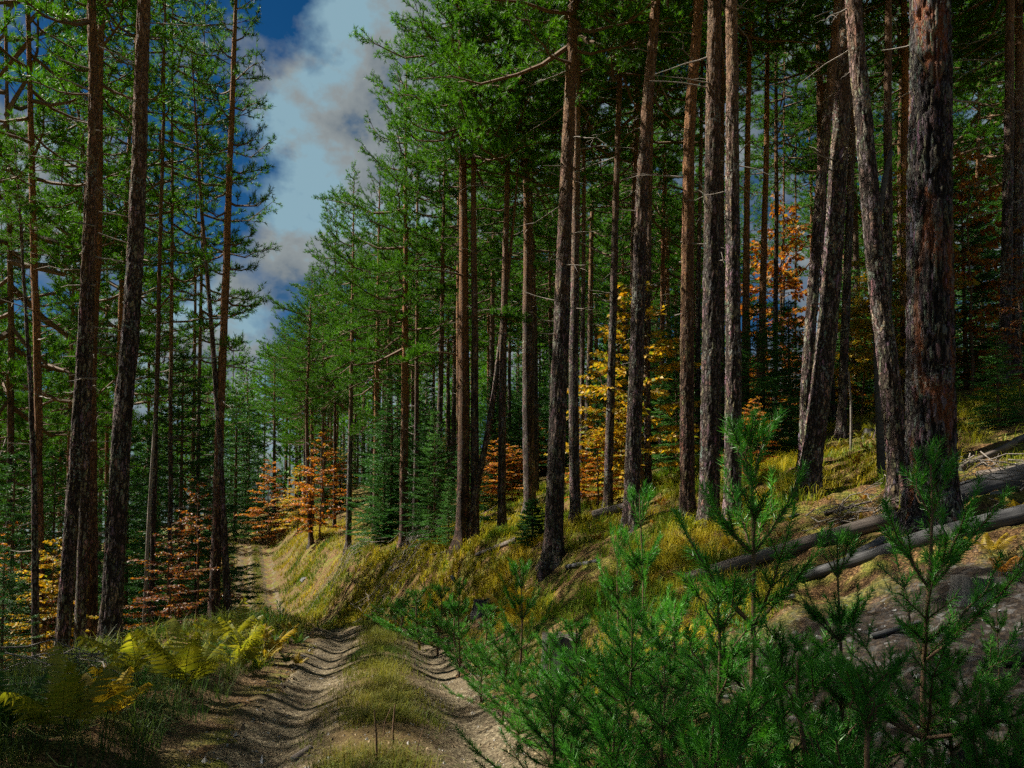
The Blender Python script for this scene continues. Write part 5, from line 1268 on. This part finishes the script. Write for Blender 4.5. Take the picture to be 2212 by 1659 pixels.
    y = 20 + 46 * rng.rand(1800); s_ = 1.25 + 3.2 * rng.rand(1800) ** 1.2; x = tx(y) + s_
    keep = fbm(x * 0.7, y * 0.7, seed=66) > 0.42; tufts(x[keep], y[keep], 9, (0.12, 0.5), (0.02, 0.04), (0.05, 0.11, 0.012), (0.38, 0.30, 0.03), 0.9, 0.25)
    # dim grass on the left slope
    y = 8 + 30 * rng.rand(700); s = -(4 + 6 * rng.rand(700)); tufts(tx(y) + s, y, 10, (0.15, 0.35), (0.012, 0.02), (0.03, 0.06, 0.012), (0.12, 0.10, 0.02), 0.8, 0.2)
    o = obj('grass', g.mesh('grass', [M_GRASS], False, True)); o['kind'] = 'stuff'
    print('grass', tot)
grass()
def litter():
    rng = RS(41); g = Geo(); n = 42000
    y = 1.8 + 20 * rng.rand(n) ** 1.6; x = (rng.rand(n) - 0.42) * (y * 1.7 + 2.0); s = x - tx(y)
    inrut = (np.abs(np.abs(s) - 0.74) < 0.33); ok = ~inrut | (rng.rand(n) < 0.5); x, y, s = x[ok], y[ok], s[ok]; n = len(x)
    P = np.stack([x, y, surf(x, y) + 0.010], 1); a = rng.rand(n) * 6.283
    D = np.stack([np.cos(a), np.sin(a), rng.randn(n) * 0.35], 1)
    cols = [(0.16, 0.075, 0.025), (0.23, 0.12, 0.04), (0.09, 0.045, 0.02), (0.30, 0.17, 0.05), (0.20, 0.16, 0.10)]
    V, F, C = leaf_quads(P, D, 0.042, rng, cols); g.add(V, F, 0, C)
    o = obj('fallen_leaves', g.mesh('fallen_leaves', [M_LITTER], False, True)); o['kind'] = 'stuff'
    # twig and needle litter
    g = Geo(); n = 22000; y = 1.8 + 34 * rng.rand(n) ** 1.4; s = np.where(rng.rand(n) < 0.8, 1.3 + 12 * rng.rand(n) ** 1.3, -(1.3 + 4 * rng.rand(n))); x = tx(y) + s
    a = rng.rand(n) * 6.283; ln = rng.uniform(0.05, 0.30, n) * (0.6 + y / 30); D = np.stack([np.cos(a), np.sin(a), np.zeros(n)], 1)
    A = np.stack([x, y, np.zeros(n)], 1); B = A + D * ln[:, None]; A[:, 2] = surf(A[:, 0], A[:, 1]) + 0.010; B[:, 2] = surf(B[:, 0], B[:, 1]) + 0.010 + 0.05 * rng.rand(n)
    w = (rng.uniform(0.002, 0.006, n) * (0.6 + y / 14))[:, None]; S = np.stack([-D[:, 1], D[:, 0], np.zeros(n)], 1) * w
    V = np.stack([A - S, A + S, A + UP * w * 1.4, B - S * 0.5, B + S * 0.5, B + UP * w * 0.7], 1).reshape(-1, 3); b = np.arange(n)[:, None] * 6
    F = np.concatenate([b + np.array(q) for q in ([0, 2, 5, 3], [2, 1, 4, 5], [1, 0, 3, 4])])
    ca = np.array([(0.10, 0.075, 0.055), (0.26, 0.22, 0.18), (0.16, 0.11, 0.07), (0.34, 0.31, 0.27)])[rng.randint(0, 4, n)]
    g.add(V, F, 0, np.repeat(ca, 6, 0)); o = obj('twig_litter', g.mesh('twig_litter', [M_LITTER], False, True)); o['kind'] = 'stuff'
    # gravel on the scree
    g = Geo(); n = 13000; y = 1.6 + 6.5 * rng.rand(n); x = tx(y) + 1.9 + 5.0 * rng.rand(n); k = scree_mask(x, y) > 0.15; x, y = x[k], y[k]; n = len(x)
    P = np.stack([x, y, surf(x, y) + 0.004], 1); sz = (0.007 + 0.042 * rng.rand(n) ** 4)[:, None]
    a = rng.rand(n) * 6.283; e1 = np.stack([np.cos(a), np.sin(a), rng.randn(n) * 0.3], 1) * sz * 1.3; e2 = np.stack([-np.sin(a), np.cos(a), rng.randn(n) * 0.3], 1) * sz * 0.8
    V = np.stack([P - e1 - UP * sz, P + e1 * 0.8 + e2, P - e2 + e1 * 0.3, P + UP * sz * 0.4 + e1 * 0.2, P + e2 * 0.9 - e1 * 0.4], 1).reshape(-1, 3); b = np.arange(n)[:, None] * 5
    F = np.concatenate([b + np.array(q) for q in ([0, 2, 3], [2, 1, 3], [1, 4, 3], [4, 0, 3])])
    f = rng.rand(n)[:, None] ** 2; ca = np.array([(0.05, 0.048, 0.048)]) * (1 - f) + np.array([(0.34, 0.35, 0.37)]) * f
    g.add(V, F, 0, np.repeat(ca, 5, 0)); o = obj('gravel', g.mesh('gravel', [M_LITTER], False, True)); o['kind'] = 'stuff'
def crumbs():
    rng = RS(47); g = Geo(); n = 9000; y = 3.2 + 15 * rng.rand(n) ** 1.7; s = (rng.rand(n) - 0.5) * 2.8; x = tx(y) + s
    P = np.stack([x, y, surf(x, y) + 0.004], 1); sz = (0.005 + 0.022 * rng.rand(n) ** 3)[:, None]; a = rng.rand(n) * 6.283
    e1 = np.stack([np.cos(a), np.sin(a), rng.randn(n) * 0.2], 1) * sz * 1.3; e2 = np.stack([-np.sin(a), np.cos(a), rng.randn(n) * 0.2], 1) * sz
    V = np.stack([P - e1 - UP * sz, P + e1 * 0.8 + e2 - UP * sz, P - e2 + e1 * 0.3 - UP * sz, P + UP * sz * 0.4 + e1 * 0.2, P + e2 * 0.9 - e1 * 0.4 - UP * sz], 1).reshape(-1, 3); b = np.arange(n)[:, None] * 5
    F = np.concatenate([b + np.array(q) for q in ([0, 2, 3], [2, 1, 3], [1, 4, 3], [4, 0, 3])])
    ca = np.array([(0.10, 0.07, 0.04), (0.28, 0.21, 0.12), (0.20, 0.15, 0.09), (0.34, 0.32, 0.29), (0.06, 0.04, 0.025)])[rng.randint(0, 5, n)]
    g.add(V, F, 0, np.repeat(ca, 5, 0)); o = obj('dirt', g.mesh('dirt', [M_LITTER], False, True)); o['kind'] = 'stuff'
crumbs()
print('foliage triangles', NTRI)
